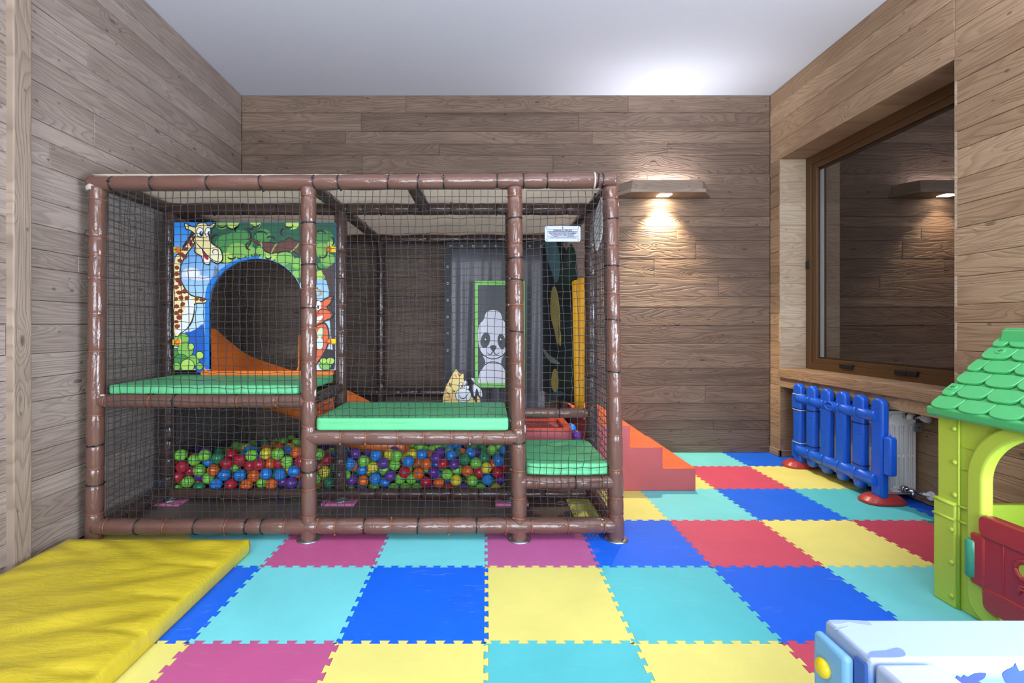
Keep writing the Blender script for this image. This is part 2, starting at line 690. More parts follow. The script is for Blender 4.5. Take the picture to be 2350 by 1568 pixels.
ang_l = math.atan2(0.0185, 1.0)
for zt, zb in zip(lz[:-1], lz[1:]):
    cuts = [-2.6]
    y = -2.6 + rb.uniform(1.0, 2.2)
    while y < YB - 0.6:
        cuts.append(y)
        y += rb.uniform(2.4, 3.8)
    cuts.append(YB)
    for a, b in zip(cuts[:-1], cuts[1:]):
        ym = (a + b) / 2
        plank(wall_left, M['wood_left'], (xl(ym) + rb.uniform(-0.001, 0.001), ym, (zt + zb) / 2), b - a - 0.001, zt - zb - 0.002, PI / 2 + ang_l)
tr = MB().box((-2.46, 2.395, 0), (-2.405, 2.492, ZC)).build('trim_1', M['wood_lamp'], bevel=0.006)
# upright board: its own x axis runs along the height for the grain
cen = tr.location.copy()
for v in tr.data.vertices:
    v.co = (v.co.z, v.co.x, v.co.y)
tr.matrix_basis = Matrix(((0, 1, 0, cen.x), (0, 0, 1, cen.y), (1, 0, 0, cen.z), (0, 0, 0, 1)))
tag(tr, kind='structure')

# right wall, cut around the window and the radiator niche
wall_right = MB()
wall_right.box((XR + 0.016, YF, 0), (XR + 0.26, WY0, ZC))
wall_right.box((XR + 0.016, WY0, 2.935), (XR + 0.26, WY1, ZC))
wall_right.box((XR + 0.016, WY1 + 0.03, 0), (XR + 0.5, YB + 0.1, ZC))
wall_right.box((XN + 0.016, WY0 - 0.2, 0), (XN + 0.14, WY1 + 0.1, 0.86))
wall_right = wall_right.build('wall_right', M['groove'], center=(XR, 3.0, 1.8))
tag(wall_right, kind='structure')
rz_over = [ZC, 3.47, 3.30, 3.10, 2.925]
rz_side = [ZC, 3.47, 3.30, 3.10, 2.925, 2.78, 2.64, 2.47, 2.36, 2.18, 2.02, 1.88, 1.71, 1.58, 1.41, 1.30, 1.13, 0.99, 0.86, 0.70, 0.56, 0.45, 0.30, 0.17, 0.0]
YAWR = -PI / 2


def right_planks(zs, y0, y1, x, cuts_at=None, mat='wood_right'):
    for zt, zb in zip(zs[:-1], zs[1:]):
        cuts = [y0]
        if y1 - y0 > 1.8:
            y = y0 + rb.uniform(0.8, 2.0)
            while y < y1 - 0.3:
                cuts.append(y)
                y += rb.uniform(1.4, 2.4)
        cuts.append(y1)
        for a, b in zip(cuts[:-1], cuts[1:]):
            plank(wall_right, M[mat], (x + rb.uniform(-0.001, 0.001), (a + b) / 2, (zt + zb) / 2), b - a - 0.001, zt - zb - 0.002, YAWR)


right_planks(rz_over, WY0, YB, XR)
right_planks(rz_side, -2.6, WY0, XR)
right_planks(rz_side[4:], WY1, YB, XR)
right_planks([0.69, 0.53, 0.36, 0.21, 0.0], WY0 - 0.18, WY1, XN)
# fascia under the sill, recess returns and soffit
plank(wall_right, M['wood_right'], (XR, (WY0 + WY1) / 2, 0.737), WY1 - WY0, 0.095, YAWR, 'fascia_board')
plank(wall_right, M['wood_right'], ((XR + XN) / 2, WY1, 0.345), XN - XR, 0.69, 0, 'niche_return')
rzr = [2.925, 2.70, 2.50, 2.27, 2.10, 1.88, 1.70, 1.49, 1.27, 1.08, 0.868]
for zt, zb in zip(rzr[:-1], rzr[1:]):
    plank(wall_right, M['wood_return'], ((XR + XN) / 2, WY1, (zt + zb) / 2), XN - XR, zt - zb - 0.001, 0)
o = MB().box((-0.86, -0.14, -0.006), (0.86, 0.14, 0.006)).mesh('recess_soffit', M['wood_right'])
link('recess_soffit', o, wall_right, ((XR + XN) / 2, (WY0 + WY1) / 2, 2.931), (0, 0, PI / 2))
o = MB().box((XR, WY0 - 0.016, 0.0), (XN, WY0, 2.925)).build('recess_return', M['wood_return'], wall_right)
for nm, a, b in (('baseboard_right', (XR - 0.012, WY1 - 0.012, 0), (XR + 0.01, YB, 0.066)),
                 ('baseboard_niche', (XR - 0.012, WY1 - 0.012, 0), (XN, WY1 + 0.005, 0.066))):
    tag(MB().box(a, b).build(nm, M['wood_right'], bevel=0.003), kind='structure')

# window
win = bpy.data.objects.new('window_1', None)
COL.objects.link(win)
win.location = (XN, (WY0 + WY1) / 2, 0.86)
tag(win, 'wide dark window in a bronze aluminium frame above the radiator', kind='structure')


def yz(x0):
    return lambda u, v, d: (x0 + d, u, v)


def rect(u0, v0, u1, v1):
    return [(u0, v0), (u1, v0), (u1, v1), (u0, v1)]


FX = 3.150
MB().ring(rect(WY0, 0.86, WY1, 2.925), rect(WY0 + 0.07, 0.93, WY1 - 0.07, 2.845), yz(FX), -0.012, 0.09).build('window_frame', M['frame_brown'], win, bevel=0.003)
MB().ring(rect(WY0 + 0.068, 0.928, WY1 - 0.068, 2.847), rect(WY0 + 0.13, 0.975, WY1 - 0.135, 2.79), yz(FX), 0.0, 0.07).build('window_sash', M['frame_brown'], win, bevel=0.004)
MB().ring(rect(WY0 + 0.128, 0.973, WY1 - 0.133, 2.792), rect(WY0 + 0.145, 0.99, WY1 - 0.215, 2.765), yz(FX), 0.025, 0.05).build('glazing_bead', [M['frame_dark']], win)
MB().box((FX + 0.022, WY1 - 0.20, 0.99), (FX + 0.028, WY1 - 0.150, 2.765)).build('spacer_strip', M['alu'], win)
MB().box((FX + 0.030, WY0 + 0.13, 0.975), (FX + 0.036, WY1 - 0.14, 2.785)).build('pane', M['pane'], win)
MB().box((FX - 0.02, WY1 - 0.065, 1.84), (FX + 0.0, WY1 - 0.01, 1.92)).build('latch', M['black'], win, bevel=0.004)
for (pxa, pxb, py) in ((1933, 1961, 841), (2060, 2086, 855), (2088, 2112, 857)):
    ya, yb_ = FX * F / (pxa - VX), FX * F / (pxb - VX)
    zc = PZ(py, (ya + yb_) / 2)
    MB().box((FX - 0.03, ya, zc - 0.022), (FX - 0.004, yb_, zc + 0.016)).build('hinge', M['black'], win, bevel=0.004)
sl = MB().box((-0.86, -0.15, -0.0425), (0.86, 0.15, 0.0425)).mesh('window_sill', M['wood_right'])
o = link('window_sill', sl, win, (XR + 0.125, (WY0 + WY1) / 2, 0.8255), (0, 0, PI / 2))
md = o.modifiers.new('round', 'BEVEL'); md.width = 0.004; md.segments = 2

# ------------------------------------------------------------------ puzzle mat
pm = empty('puzzle_mat', (0, 2.5, 0), 'interlocking foam puzzle floor mat in cyan, blue, yellow, pink and red', 'mat')
TS, TT = 0.6, 0.012


def seam(L=TS, n=8, a=0.0092):
    p = L / n
    pts = [(0, 0), (p * 0.04, -a)]
    for i in range(n):
        c = (i + 0.5) * p
        pts += [(c - 0.20 * p, -a), (c - 0.30 * p, a), (c + 0.30 * p, a), (c + 0.20 * p, -a)]
    pts += [(L - p * 0.04, -a)]
    return pts


S = seam()
TILE = [(t, o) for t, o in S] + [(TS + o, t) for t, o in S] + [(TS - t, TS + o) for t, o in [(TS - s[0], s[1]) for s in S[::-1]][::1]][0:0]
top = [(t, TS + o) for t, o in S]
left = [(o, t) for t, o in S]
TILE = TILE + [(TS, TS)] + top[::-1][:-1] + [(0, TS)] + left[::-1][:-1]
cx = cy = TS / 2
TILE = [(cx + (x - cx) * 0.9975, cy + (y - cy) * 0.9975) for x, y in TILE]
# drop repeated corner points
T2 = []
for q in TILE:
    if not T2 or math.hypot(q[0] - T2[-1][0], q[1] - T2[-1][1]) > 1e-5:
        T2.append(q)
if math.hypot(T2[0][0] - T2[-1][0], T2[0][1] - T2[-1][1]) < 1e-5:
    T2.pop()
TILE = T2
tile_mesh = {}


def tile(k, row, colr, clampx=None, clampy=None, minx=None):
    x0, y0 = k * TS, 1.905 + (row - 1) * TS
    poly = TILE
    custom = clampx is not None or clampy is not None or minx is not None
    if custom:
        q = []
        for x, y in TILE:
            if clampx is not None:
                x = min(x, clampx - x0)
            if minx is not None:
                x = max(x, minx - x0)
            if clampy is not None:
                y = min(y, clampy - y0)
            if not q or math.hypot(q[-1][0] - x, q[-1][1] - y) > 1e-5:
                q.append((x, y))
        # remove points that fold back on the cut line
        poly = [p for i, p in enumerate(q) if not (
            (clampx is not None and abs(p[0] - (clampx - x0)) < 1e-6 and abs(q[i - 1][0] - p[0]) < 1e-6 and abs(q[(i + 1) % len(q)][0] - p[0]) < 1e-6) or
            (clampy is not None and abs(p[1] - (clampy - y0)) < 1e-6 and abs(q[i - 1][1] - p[1]) < 1e-6 and abs(q[(i + 1) % len(q)][1] - p[1]) < 1e-6) or
            (minx is not None and abs(p[0] - (minx - x0)) < 1e-6 and abs(q[i - 1][0] - p[0]) < 1e-6 and abs(q[(i + 1) % len(q)][0] - p[0]) < 1e-6))]
    if custom or colr not in tile_mesh:
        m = MB().prism([(x - cx, y - cy) for x, y in poly], lambda u, v, d: (u, v, d), -TT, 0.0)
        me = m.mesh('foam_tile', M['tile_' + colr])
        if not custom:
            tile_mesh[colr] = me
    else:
        me = tile_mesh[colr]
    o = link('foam_tile', me, pm, (x0 + cx, y0 + cy, 0))
    o['label'] = {'cyan': 'light cyan', 'teal': 'teal', 'blue': 'blue', 'yellow': 'yellow', 'pink': 'pink', 'magenta': 'magenta pink',
                  'red': 'rose red', 'crimson': 'dark red'}[colr] + ' foam tile'


ROWS = {-1: (0, {}),
        0: (-3, 'yellow pink yellow teal yellow red blue teal'.split()),
        1: (-4, 'yellow blue cyan blue yellow teal blue cyan teal'.split()),
        2: (-4, 'yellow cyan pink cyan magenta blue red yellow'.split()),
        3: (1, 'yellow cyan blue teal'.split()),
        4: (2, 'yellow red yellow'.split()),
        }
for row, (k0, cols) in ROWS.items():
    for i, c in enumerate(cols):
        tile(k0 + i, row, c, clampx=XR - 0.004 if (k0 + i == 4 and row < 3) else None)
for i, c in enumerate('blue cyan yellow teal blue red cyan'.split()):
    tile(-3 + i, -1, c)
tile(4, 2, 'crimson', clampx=XR - 0.004)
tile(5, 3, 'blue', clampx=XN - 0.004)
tile(5, 4, 'blue', clampx=XN - 0.004)
tile(3, 5, 'cyan', clampy=YB - 0.014)
tile(4, 5, 'blue', clampx=XR - 0.016, clampy=YB - 0.014)
tile(4, 5, 'blue', clampy=WY1 - 0.014, minx=XR - 0.014)
tile(2, 5, 'blue', clampy=YB - 0.014)

# ------------------------------------------------------------------ soft-play frame
Y1, Y2, Y3 = 2.83, 3.46, 4.655
R = 0.0455
frame = empty('soft_play_frame', (-0.8, 3.4, 0), 'large netted soft play climbing frame of brown padded pipes along the back wall', 'climbing frame')
rt_ = random.Random(5)


def padded(name, p0, p1, r, mat, ties, parent=frame, sides=20, bulge=0.10):
    """Padded pipe: a vinyl sleeve pinched in by cable ties. ties: (t along the pipe, 'b'|'o'|'d')."""
    p0, p1 = Vector(p0), Vector(p1)
    d = p1 - p0
    L = d.length
    q = d.to_track_quat('Z', 'Y').to_matrix().to_4x4()
    n = max(8, int(L / 0.014))
    m = MB()
    vs, fs = [], []
    seed = rt_.uniform(0, 100)
    tl = sorted(t for t, _ in ties)
    for i in range(n + 1):
        t = i / n
        s = t * L
        pinch = sum(math.exp(-((s - tt * L) / 0.011) ** 2) for tt in tl)
        near = min([abs(s - tt * L) for tt in tl] or [9])
        swell = 0.045 * (1 - math.exp(-(near / 0.05) ** 2))
        for k in range(sides):
            a = 2 * PI * k / sides
            w = mnoise.noise((math.cos(a) * 1.3, math.sin(a) * 1.3, s * 9 + seed)) * 0.028
            fold = 0.03 * math.exp(-(near / 0.022) ** 2) * math.sin(a * 5 + seed)
            rr = r * (0.97 + swell - bulge * min(1, pinch) + w + fold)
            vs.append((rr * math.cos(a), rr * math.sin(a), s))
    for i in range(n):
        for k in range(sides):
            k2 = (k + 1) % sides
            fs.append((i * sides + k, i * sides + k2, (i + 1) * sides + k2, (i + 1) * sides + k))
    m.add(vs, fs, 0, True)
    m.f.append(tuple(range(sides - 1, -1, -1))); m.mi.append(0); m.sm.append(False)
    m.f.append(tuple(n * sides + k for k in range(sides))); m.mi.append(0); m.sm.append(False)
    me = m.mesh(name, mat)
    o = bpy.data.objects.new(name, me)
    COL.objects.link(o)
    o.parent = parent
    W = Matrix.Translation(p0) @ q
    o.matrix_basis = wm(parent).inverted() @ W
    for t, c in ties:
        tm = MB()
        rr = r * 0.925
        ring = 16
        prof = [(rr, -0.0038), (rr + 0.0035, -0.0030), (rr + 0.0035, 0.0030), (rr, 0.0038)]
        vs, fs = [], []
        for k in range(ring):
            a = 2 * PI * k / ring
            for (pr, pz) in prof:
                vs.append((pr * math.cos(a), pr * math.sin(a), pz))
        for k in range(ring):
            k2 = (k + 1) % ring
            for j in range(3):
                fs.append((k * 4 + j, k2 * 4 + j, k2 * 4 + j + 1, k * 4 + j + 1))
        tm.add(vs, fs, 0, True)
        ha = rt_.uniform(0, 2 * PI)
        hx, hy = (rr + 0.004) * math.cos(ha), (rr + 0.004) * math.sin(ha)
        tm.box((hx - 0.005, hy - 0.005, -0.005), (hx + 0.005, hy + 0.005, 0.005))
        tmat = {'b': M['tie_black'], 'o': M['tie_orange'], 'd': M['tie_black']}[c]
        to = bpy.data.objects.new('cable_tie', tm.mesh('cable_tie', tmat))
        COL.objects.link(to)
        to.parent = o
        tilt = Matrix.Rotation(rt_.uniform(-0.12, 0.12), 4, 'X')
        to.matrix_basis = Matrix.Translation((0, 0, t * L)) @ tilt
    return o


ZT, ZBOT = 2.142, 0.0743


def post(xb, xt, Y, ties_px, mat, r=R, z0=0.004, z1=ZT - 0.03, name='post'):
    tl = []
    for y, c in ties_px:
        z = PZ(y, Y)
        t = (z - z0) / (z1 - z0)
        if 0.01 < t < 0.99:
            tl.append((t, c))
    return padded(name, (xb, Y, z0), (xt, Y, z1), r, mat, tl)


def bar_x(x0, x1, Y, Z, ties_px, mat, r=R, name='rail', Zb=None):
    tl = []
    for px, c in ties_px:
        t = (PX(px, Y) - x0) / (x1 - x0)
        if 0.01 < t < 0.99:
            tl.append((t, c))
    return padded(name, (x0, Y, Z), (x1, Y, Z if Zb is None else Zb), r, mat, tl)


def T(s):
    return [(float(q[:-1]), q[-1]) for q in s.split()]


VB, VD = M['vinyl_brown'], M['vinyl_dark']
XA, XB_, XC, XD = -2.345, -1.069, 0.185, 0.762
post(-2.356, -2.332, Y1, T('459o 543o 588o 640o 722o 807o 952o 1022b 1073o 1111b 1177o'), VB)
post(-1.066, -1.069, Y1, T('452o 513b 562o 608b 663o 707b 755o 831o 920o 978o 1051o 1081b 1121o 1183o'), VB)
post(0.199, 0.170, Y1, T('453o 502b 559o 593b 642b 700o 761b 834o 890o 963o 983o 1015b 1078o 1141o 1186o 1235b'), VB)
post(0.782, 0.744, Y1, T('457o 504b 564o 611b 674o 734b 809o 853b 910o 997o 1075o 1140o 1179o 1237b'), VB, r=0.0465)
bar_x(XA - 0.03, 0.775, Y1, 2.135, T('261b 353b 481b 601b 723b 779b 893b 961b 1019b 1141b 1201b 1255b 1371b 1382b'), VB, r=0.0455, name='top_rail', Zb=2.156)
bar_x(XA, 0.77, Y1, ZBOT, T('248o 318b 382o 452b 522o 568b 605b 656o 729o 772o 838b 898o 960b 1032o 1094b 1162o 1220o 1303o 1385o'), VB, r=0.0475, name='bottom_rail', Zb=0.083)
bar_x(XA, XB_, Y1 + 0.005, 0.830, T('248o 348o 404b 460o 549o 640o'), VB, r=0.0425)
bar_x(XB_, XC, Y1, 0.614, T('785o 842o 915o 973o 1036o 1077o 1112o 1160o'), VB, r=0.045)
bar_x(XC, XD, Y1, 0.345, T('1228o 1320b 1381o'), VB, r=0.042)
# second row of posts
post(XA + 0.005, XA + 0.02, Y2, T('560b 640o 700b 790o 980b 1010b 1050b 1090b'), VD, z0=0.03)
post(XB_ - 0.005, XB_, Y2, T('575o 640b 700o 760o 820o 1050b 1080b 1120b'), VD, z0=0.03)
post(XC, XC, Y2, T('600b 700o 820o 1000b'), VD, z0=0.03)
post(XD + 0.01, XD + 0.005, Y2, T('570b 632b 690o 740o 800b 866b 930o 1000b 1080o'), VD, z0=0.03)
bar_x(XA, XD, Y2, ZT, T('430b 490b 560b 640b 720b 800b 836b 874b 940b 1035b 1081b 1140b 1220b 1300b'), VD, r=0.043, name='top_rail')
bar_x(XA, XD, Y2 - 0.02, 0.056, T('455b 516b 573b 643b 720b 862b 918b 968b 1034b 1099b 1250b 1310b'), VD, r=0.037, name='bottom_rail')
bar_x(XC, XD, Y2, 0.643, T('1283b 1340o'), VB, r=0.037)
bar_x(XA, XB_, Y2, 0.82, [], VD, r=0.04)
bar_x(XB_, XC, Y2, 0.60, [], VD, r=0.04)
# back row
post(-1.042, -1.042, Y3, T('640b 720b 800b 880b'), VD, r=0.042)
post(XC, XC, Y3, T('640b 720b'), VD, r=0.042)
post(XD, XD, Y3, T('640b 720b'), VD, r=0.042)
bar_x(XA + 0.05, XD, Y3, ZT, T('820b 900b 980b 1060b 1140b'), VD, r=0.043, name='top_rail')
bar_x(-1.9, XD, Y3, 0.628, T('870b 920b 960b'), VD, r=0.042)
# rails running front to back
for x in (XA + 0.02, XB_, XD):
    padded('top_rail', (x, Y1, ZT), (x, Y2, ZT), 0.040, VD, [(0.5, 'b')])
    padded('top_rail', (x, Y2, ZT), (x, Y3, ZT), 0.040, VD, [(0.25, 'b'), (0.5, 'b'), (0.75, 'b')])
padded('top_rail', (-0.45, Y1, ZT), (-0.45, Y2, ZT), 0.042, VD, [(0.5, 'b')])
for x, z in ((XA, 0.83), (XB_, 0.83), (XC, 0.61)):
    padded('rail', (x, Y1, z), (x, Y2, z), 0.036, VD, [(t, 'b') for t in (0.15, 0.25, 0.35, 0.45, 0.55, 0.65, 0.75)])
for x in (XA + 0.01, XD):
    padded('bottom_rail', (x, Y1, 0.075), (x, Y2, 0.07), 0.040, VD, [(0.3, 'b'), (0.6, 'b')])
# flanges and foam pads under the feet
for x in (-1.066, 0.199, 0.782):
    m = MB().tube([(x, Y1, 0.0005), (x, Y1, 0.004), (x, Y1, 0.010)], [0.072, 0.070, 0.052], 24)
    m.build('foot_flange', M['steel'], frame)
for x in (XA + 0.02, XB_, XC):
    MB().box((x - 0.12, Y2 - 0.09, -0.0115), (x + 0.12, Y2 + 0.09, 0.008)).build('foot_pad', M['pink_foam'], frame, bevel=0.003)
    MB().tube([(x, Y2, 0.008), (x, Y2, 0.014), (x, Y2, 0.022), (x, Y2, 0.030)], [0.074, 0.07, 0.05, 0.045], 20).build('foot_flange', M['steel'], frame)
# pale foam showing where sleeves end
for p, a, b in (((XA + 0.04, Y1 - 0.012, 0.866), 0.024, 0.007), ((XB_ + 0.042, Y1 - 0.01, 0.88), 0.008, 0.026), ((XC + 0.046, Y1 - 0.01, 0.665), 0.006, 0.028)):
    MB().ball(p, 1.0, 10, 6, 0, (a, 0.01, b)).build('foam_edge', M['foam_pale'], frame)
MB().tube([(0.640, Y1, 2.155), (0.650, Y1, 2.155)], [0.0495, 0.0495], 20).build('foam_edge', M['foam_pale'], frame)
MB().tube([(XA - 0.002, Y1, 2.090), (XA - 0.004, Y1, 2.112), (XA - 0.004, Y1, 2.125)], [0.0465, 0.0475, 0.045], 16).build('foam_edge', M['foam_pale'], frame)

# nets: knotted cords
rn = random.Random(3)


def net(name, O, U, V, nrm, w, h, pitch=0.0432, r=0.0021, wob=0.0023, bow=0.010, sides=4, parent=frame):
    O, U, V, N = (np.array(q, float) for q in (O, U, V, nrm))
    nu, nv = max(2, int(round(w / pitch))), max(2, int(round(h / pitch)))
    us, vs_ = np.linspace(0, w, nu + 1), np.linspace(0, h, nv + 1)
    g = np.random.default_rng(rn.randint(0, 9999))
    A, B = np.meshgrid(us, vs_, indexing='ij')
    ph = g.uniform(0, 6, 6)
    edge = np.minimum(1, np.minimum(np.minimum(A, w - A), np.minimum(B, h - B)) / 0.12)
    du = (g.normal(0, wob, A.shape) + 0.010 * np.sin(B * 5 + ph[0] + A * 1.3) * np.sin(A * 2.6 + ph[1])) * edge
    dv = (g.normal(0, wob, A.shape) + 0.012 * np.sin(A * 4.0 + ph[2]) * np.sin(B * 2.2 + ph[3])) * edge
    dn = (bow * np.sin(A * 3.1 + ph[4]) * np.sin(B * 2.4 + ph[5]) + g.normal(0, 0.0012, A.shape)) * edge
    Pn = O + (A + du)[..., None] * U + (B + dv)[..., None] * V + dn[..., None] * N
    verts, faces = [], []
    base = 0
    ang = np.arange(sides) * 2 * PI / sides + PI / 4
    for axis in (0, 1):
        W2 = V if axis == 1 else U      # cross direction within the net
        lines = Pn if axis == 0 else Pn.transpose(1, 0, 2)
        # axis 0: lines[i] runs along V (cross dir U); axis 1: lines[j] runs along U (cross dir V)
        for ln in lines:
            k = len(ln)
            ringv = ln[:, None, :] + r * (np.cos(ang)[None, :, None] * W2 + np.sin(ang)[None, :, None] * N)
            verts.append(ringv.reshape(-1, 3))
            i = np.arange(k - 1)[:, None] * sides
            s = np.arange(sides)[None, :]
            s2 = (s + 1) % sides
            q = np.stack([i + s, i + s2, i + sides + s2, i + sides + s], -1).reshape(-1, 4) + base
            faces.append(q)
            base += k * sides
    vv = np.concatenate(verts)
    ff = np.concatenate(faces)
    me = bpy.data.meshes.new(name)
    me.vertices.add(len(vv)); me.vertices.foreach_set('co', vv.ravel())
    me.loops.add(ff.size); me.loops.foreach_set('vertex_index', ff.ravel().astype(np.int32))
    me.polygons.add(len(ff)); me.polygons.foreach_set('loop_start', np.arange(0, ff.size, 4, dtype=np.int32))
    me.polygons.foreach_set('use_smooth', np.ones(len(ff), bool))
    me.update(calc_edges=True)
    me.materials.append(M['net'])
    o = link(name, me, parent)
    return o


UX, UY, UZ = (1, 0, 0), (0, 1, 0), (0, 0, 1)
YN = Y1 - 0.052
net('safety_net', (-2.242, YN, 0.145), UX, UZ, UY, 1.138, 1.935)
net('safety_net', (XB_ + 0.045, Y1 - 0.01, 0.66), UX, UZ, UY, XC - XB_ - 0.09, 1.44)
net('safety_net', (XB_ + 0.045, Y1 - 0.01, 0.11), UX, UZ, UY, XC - XB_ - 0.08, 0.46)
net('safety_net', (0.237, YN, 0.15), UX, UZ, UY, 0.478, 1.93)
net('safety_net', (XA + 0.05, Y1 + 0.03, 0.08), UY, UZ, UX, Y2 - Y1 - 0.06, 2.03, r=0.0016)
net('safety_net', (XA + 0.03, Y2 + 0.05, 0.08), UY, UZ, UX, Y3 - Y2 - 0.06, 2.03, r=0.0016)
net('safety_net', (XD - 0.01, Y1 + 0.05, 0.10), UY, UZ, UX, Y2 - Y1 - 0.10, 2.0)
net('safety_net', (XA + 0.05, Y3 - 0.05, 0.10), UX, UZ, UY, XD - XA - 0.06, 2.02, r=0.0016)
net('safety_net', (XA + 0.05, Y2 - 0.012, 0.03), UX, UZ, UY, XB_ - XA - 0.09, 0.77, r=0.0016)
net('safety_net', (XB_ + 0.05, Y2 - 0.012, 0.03), UX, UZ, UY, XC - XB_ - 0.09, 0.55, r=0.0016)
net('safety_net', (XB_ + 0.0, Y1 + 0.04, 0.10), UY, UZ, UX, Y2 - Y1 - 0.08, 0.70, r=0.0016)

# canopy
m = MB()
nx, ny = 40, 20
vs = []
for j in range(ny + 1):
    for i in range(nx + 1):
        x = -2.36 + (XD + 2.38) * i / nx
        y = Y1 - 0.01 + (Y3 - Y1 + 0.03) * j / ny
        sag = 0.012 * math.sin(i * 0.9) * math.sin(j * 0.7) - 0.016 * math.sin(PI * i / nx) * abs(math.sin(PI * (y - Y1) / (Y2 - Y1)))
        vs.append((x, y, 2.192 + sag))
fs = [(j * (nx + 1) + i, j * (nx + 1) + i + 1, (j + 1) * (nx + 1) + i + 1, (j + 1) * (nx + 1) + i) for j in range(ny) for i in range(nx)]
m.add(vs, fs, 0, True)
co = m.build('canopy', M['canopy'], frame)
md = co.modifiers.new('thick', 'SOLIDIFY'); md.thickness = 0.003

# ------------------------------------------------------------------ crawl platforms (green pads)


def pad(x0, x1, y0, y1, z0, z1, label, rc=0.02):
    m = MB()
    pts = []
    for (cx_, cy_, a) in ((x1 - rc, y1 - rc, 0), (x0 + rc, y1 - rc, 90), (x0 + rc, y0 + rc, 180), (x1 - rc, y0 + rc, 270)):
        for k in range(6):
            an = math.radians(a + 18 * k)
            pts.append((cx_ + rc * math.cos(an), cy_ + rc * math.sin(an)))
    m.prism(pts, lambda u, v, d: (u, v, d), z0, z1, 0, True)
    o = m.build('platform_pad', M['pad_green'], bevel=0.012, segs=3, angle=50)
    tag(o, label, 'platform pad', 'mint green climbing platforms')
    return o


pad(XA + 0.075, XB_ - 0.052, Y1 - 0.015, Y2 + 0.03, 0.872, 0.926, 'highest and widest mint green platform pad, below the giraffe panel', 0.03)
pad(XB_ + 0.052, XC - 0.052, Y1 - 0.035, Y2 - 0.06, 0.658, 0.732, 'middle mint green platform pad, above the right half of the ball pit', 0.03)
pad(XC + 0.053, XD - 0.03, Y1 - 0.035, Y2 - 0.07, 0.392, 0.463, 'lowest and smallest mint green platform pad, beside the red foam steps', 0.045)

# ------------------------------------------------------------------ printed giraffe panel
gp = empty('jungle_mural', (-1.70, 3.41, 0.9), 'printed jungle play panel with a giraffe, a fox and a blue arched opening', 'panel')
GY = 3.405


def guv(u, v, d):
    """(u, v): drawing coordinates of the print, 4.02 units per pixel at the panel's plane; d: height above it."""
    return ((390 + u / 4.0195 - VX) * GY / F, GY - d, CAM_H - (480 + v / 4.0195 - VY) * GY / F)


arch_in = [(365, 1485), (365, 860)] + [(365 + (820 - 365) * (1 - math.cos(a)), 860 - (860 - 457) * math.sin(a)) for a in [PI / 2 * i / 10 for i in range(1, 10)]] \
    + [(820 + (1228 - 820) * math.sin(a), 860 - (860 - 457) * math.cos(a)) for a in [PI / 2 * i / 10 for i in range(0, 11)]] + [(1228, 1485)]
outer = [(1525, 1487), (1525, 122), (40, 122), (35, 1487)]
skyg = gradient('print_sky', [(0.0, rgb(226, 236, 246)), (0.45, rgb(168, 212, 240)), (1.0, rgb(38, 136, 226))], 2, -0.5, 0.5)
me = MB()
me.prism(arch_in[::1] + outer, guv, -0.018, 0.0)
o = me.build('panel_board', [skyg], gp)
# blue rim of the opening
rim_out = [(325, 1480)] + [(q[0] - (40 if q[0] < 420 else 26 * max(0, (820 - q[0]) / 455) ** 0.5), q[1] - (22 if q[1] < 800 else 0)) for q in arch_in[1:12]]
rim_in = [(365, 1480)] + arch_in[1:12]
MB().prism(rim_in + rim_out[::-1], guv, -0.02, 0.004).build('opening_rim', flat(24, 120, 214), gp)
pr = MB()
pmats, pidx = [], {}
layer = [0.0006]


def paint(poly, c, bump_layer=True):
    if c not in pidx:
        pidx[c] = len(pmats)
        pmats.append(flat(*c))
    d = layer[0]
    pr.prism(poly, CURF[0], d - 0.0004, d, pidx[c])
    if bump_layer:
        layer[0] += 0.00012


CURF = [guv]
BLK = (22, 26, 22)
DG, MG, LG, PG = (30, 92, 66), (70, 142, 74), (128, 186, 84), (176, 214, 96)
# tree crown, dark then lighter clumps
crown = [(385, 124), (1525, 124), (1525, 640), (1440, 660), (1370, 620), (1310, 690), (1240, 640), (1180, 700), (1120, 640), (1060, 560), (960, 480), (880, 436), (800, 440),
         (700, 435), (600, 440), (560, 500), (480, 505), (400, 480), (370, 330)]


def off_hole(poly, k=1.02):
    """densify and push an outline off the arched opening"""
    out = []
    n = len(poly)
    for i in range(n):
        (x0_, y0_), (x1_, y1_) = poly[i], poly[(i + 1) % n]
        m_ = max(1, int(math.hypot(x1_ - x0_, y1_ - y0_) / 25))
        for j in range(m_):
            a_, b_ = x0_ + (x1_ - x0_) * j / m_, y0_ + (y1_ - y0_) * j / m_
            w_ = 455.0 if a_ < 820 else 408.0
            dd_ = ((a_ - 820) / w_) ** 2 + ((b_ - 860) / 403.0) ** 2
            if b_ < 860 and dd_ < k:
                s_ = math.sqrt(k / max(dd_, 1e-3))
                a_, b_ = 820 + (a_ - 820) * s_, 860 + (b_ - 860) * s_
            out.append((a_, b_))
    return out


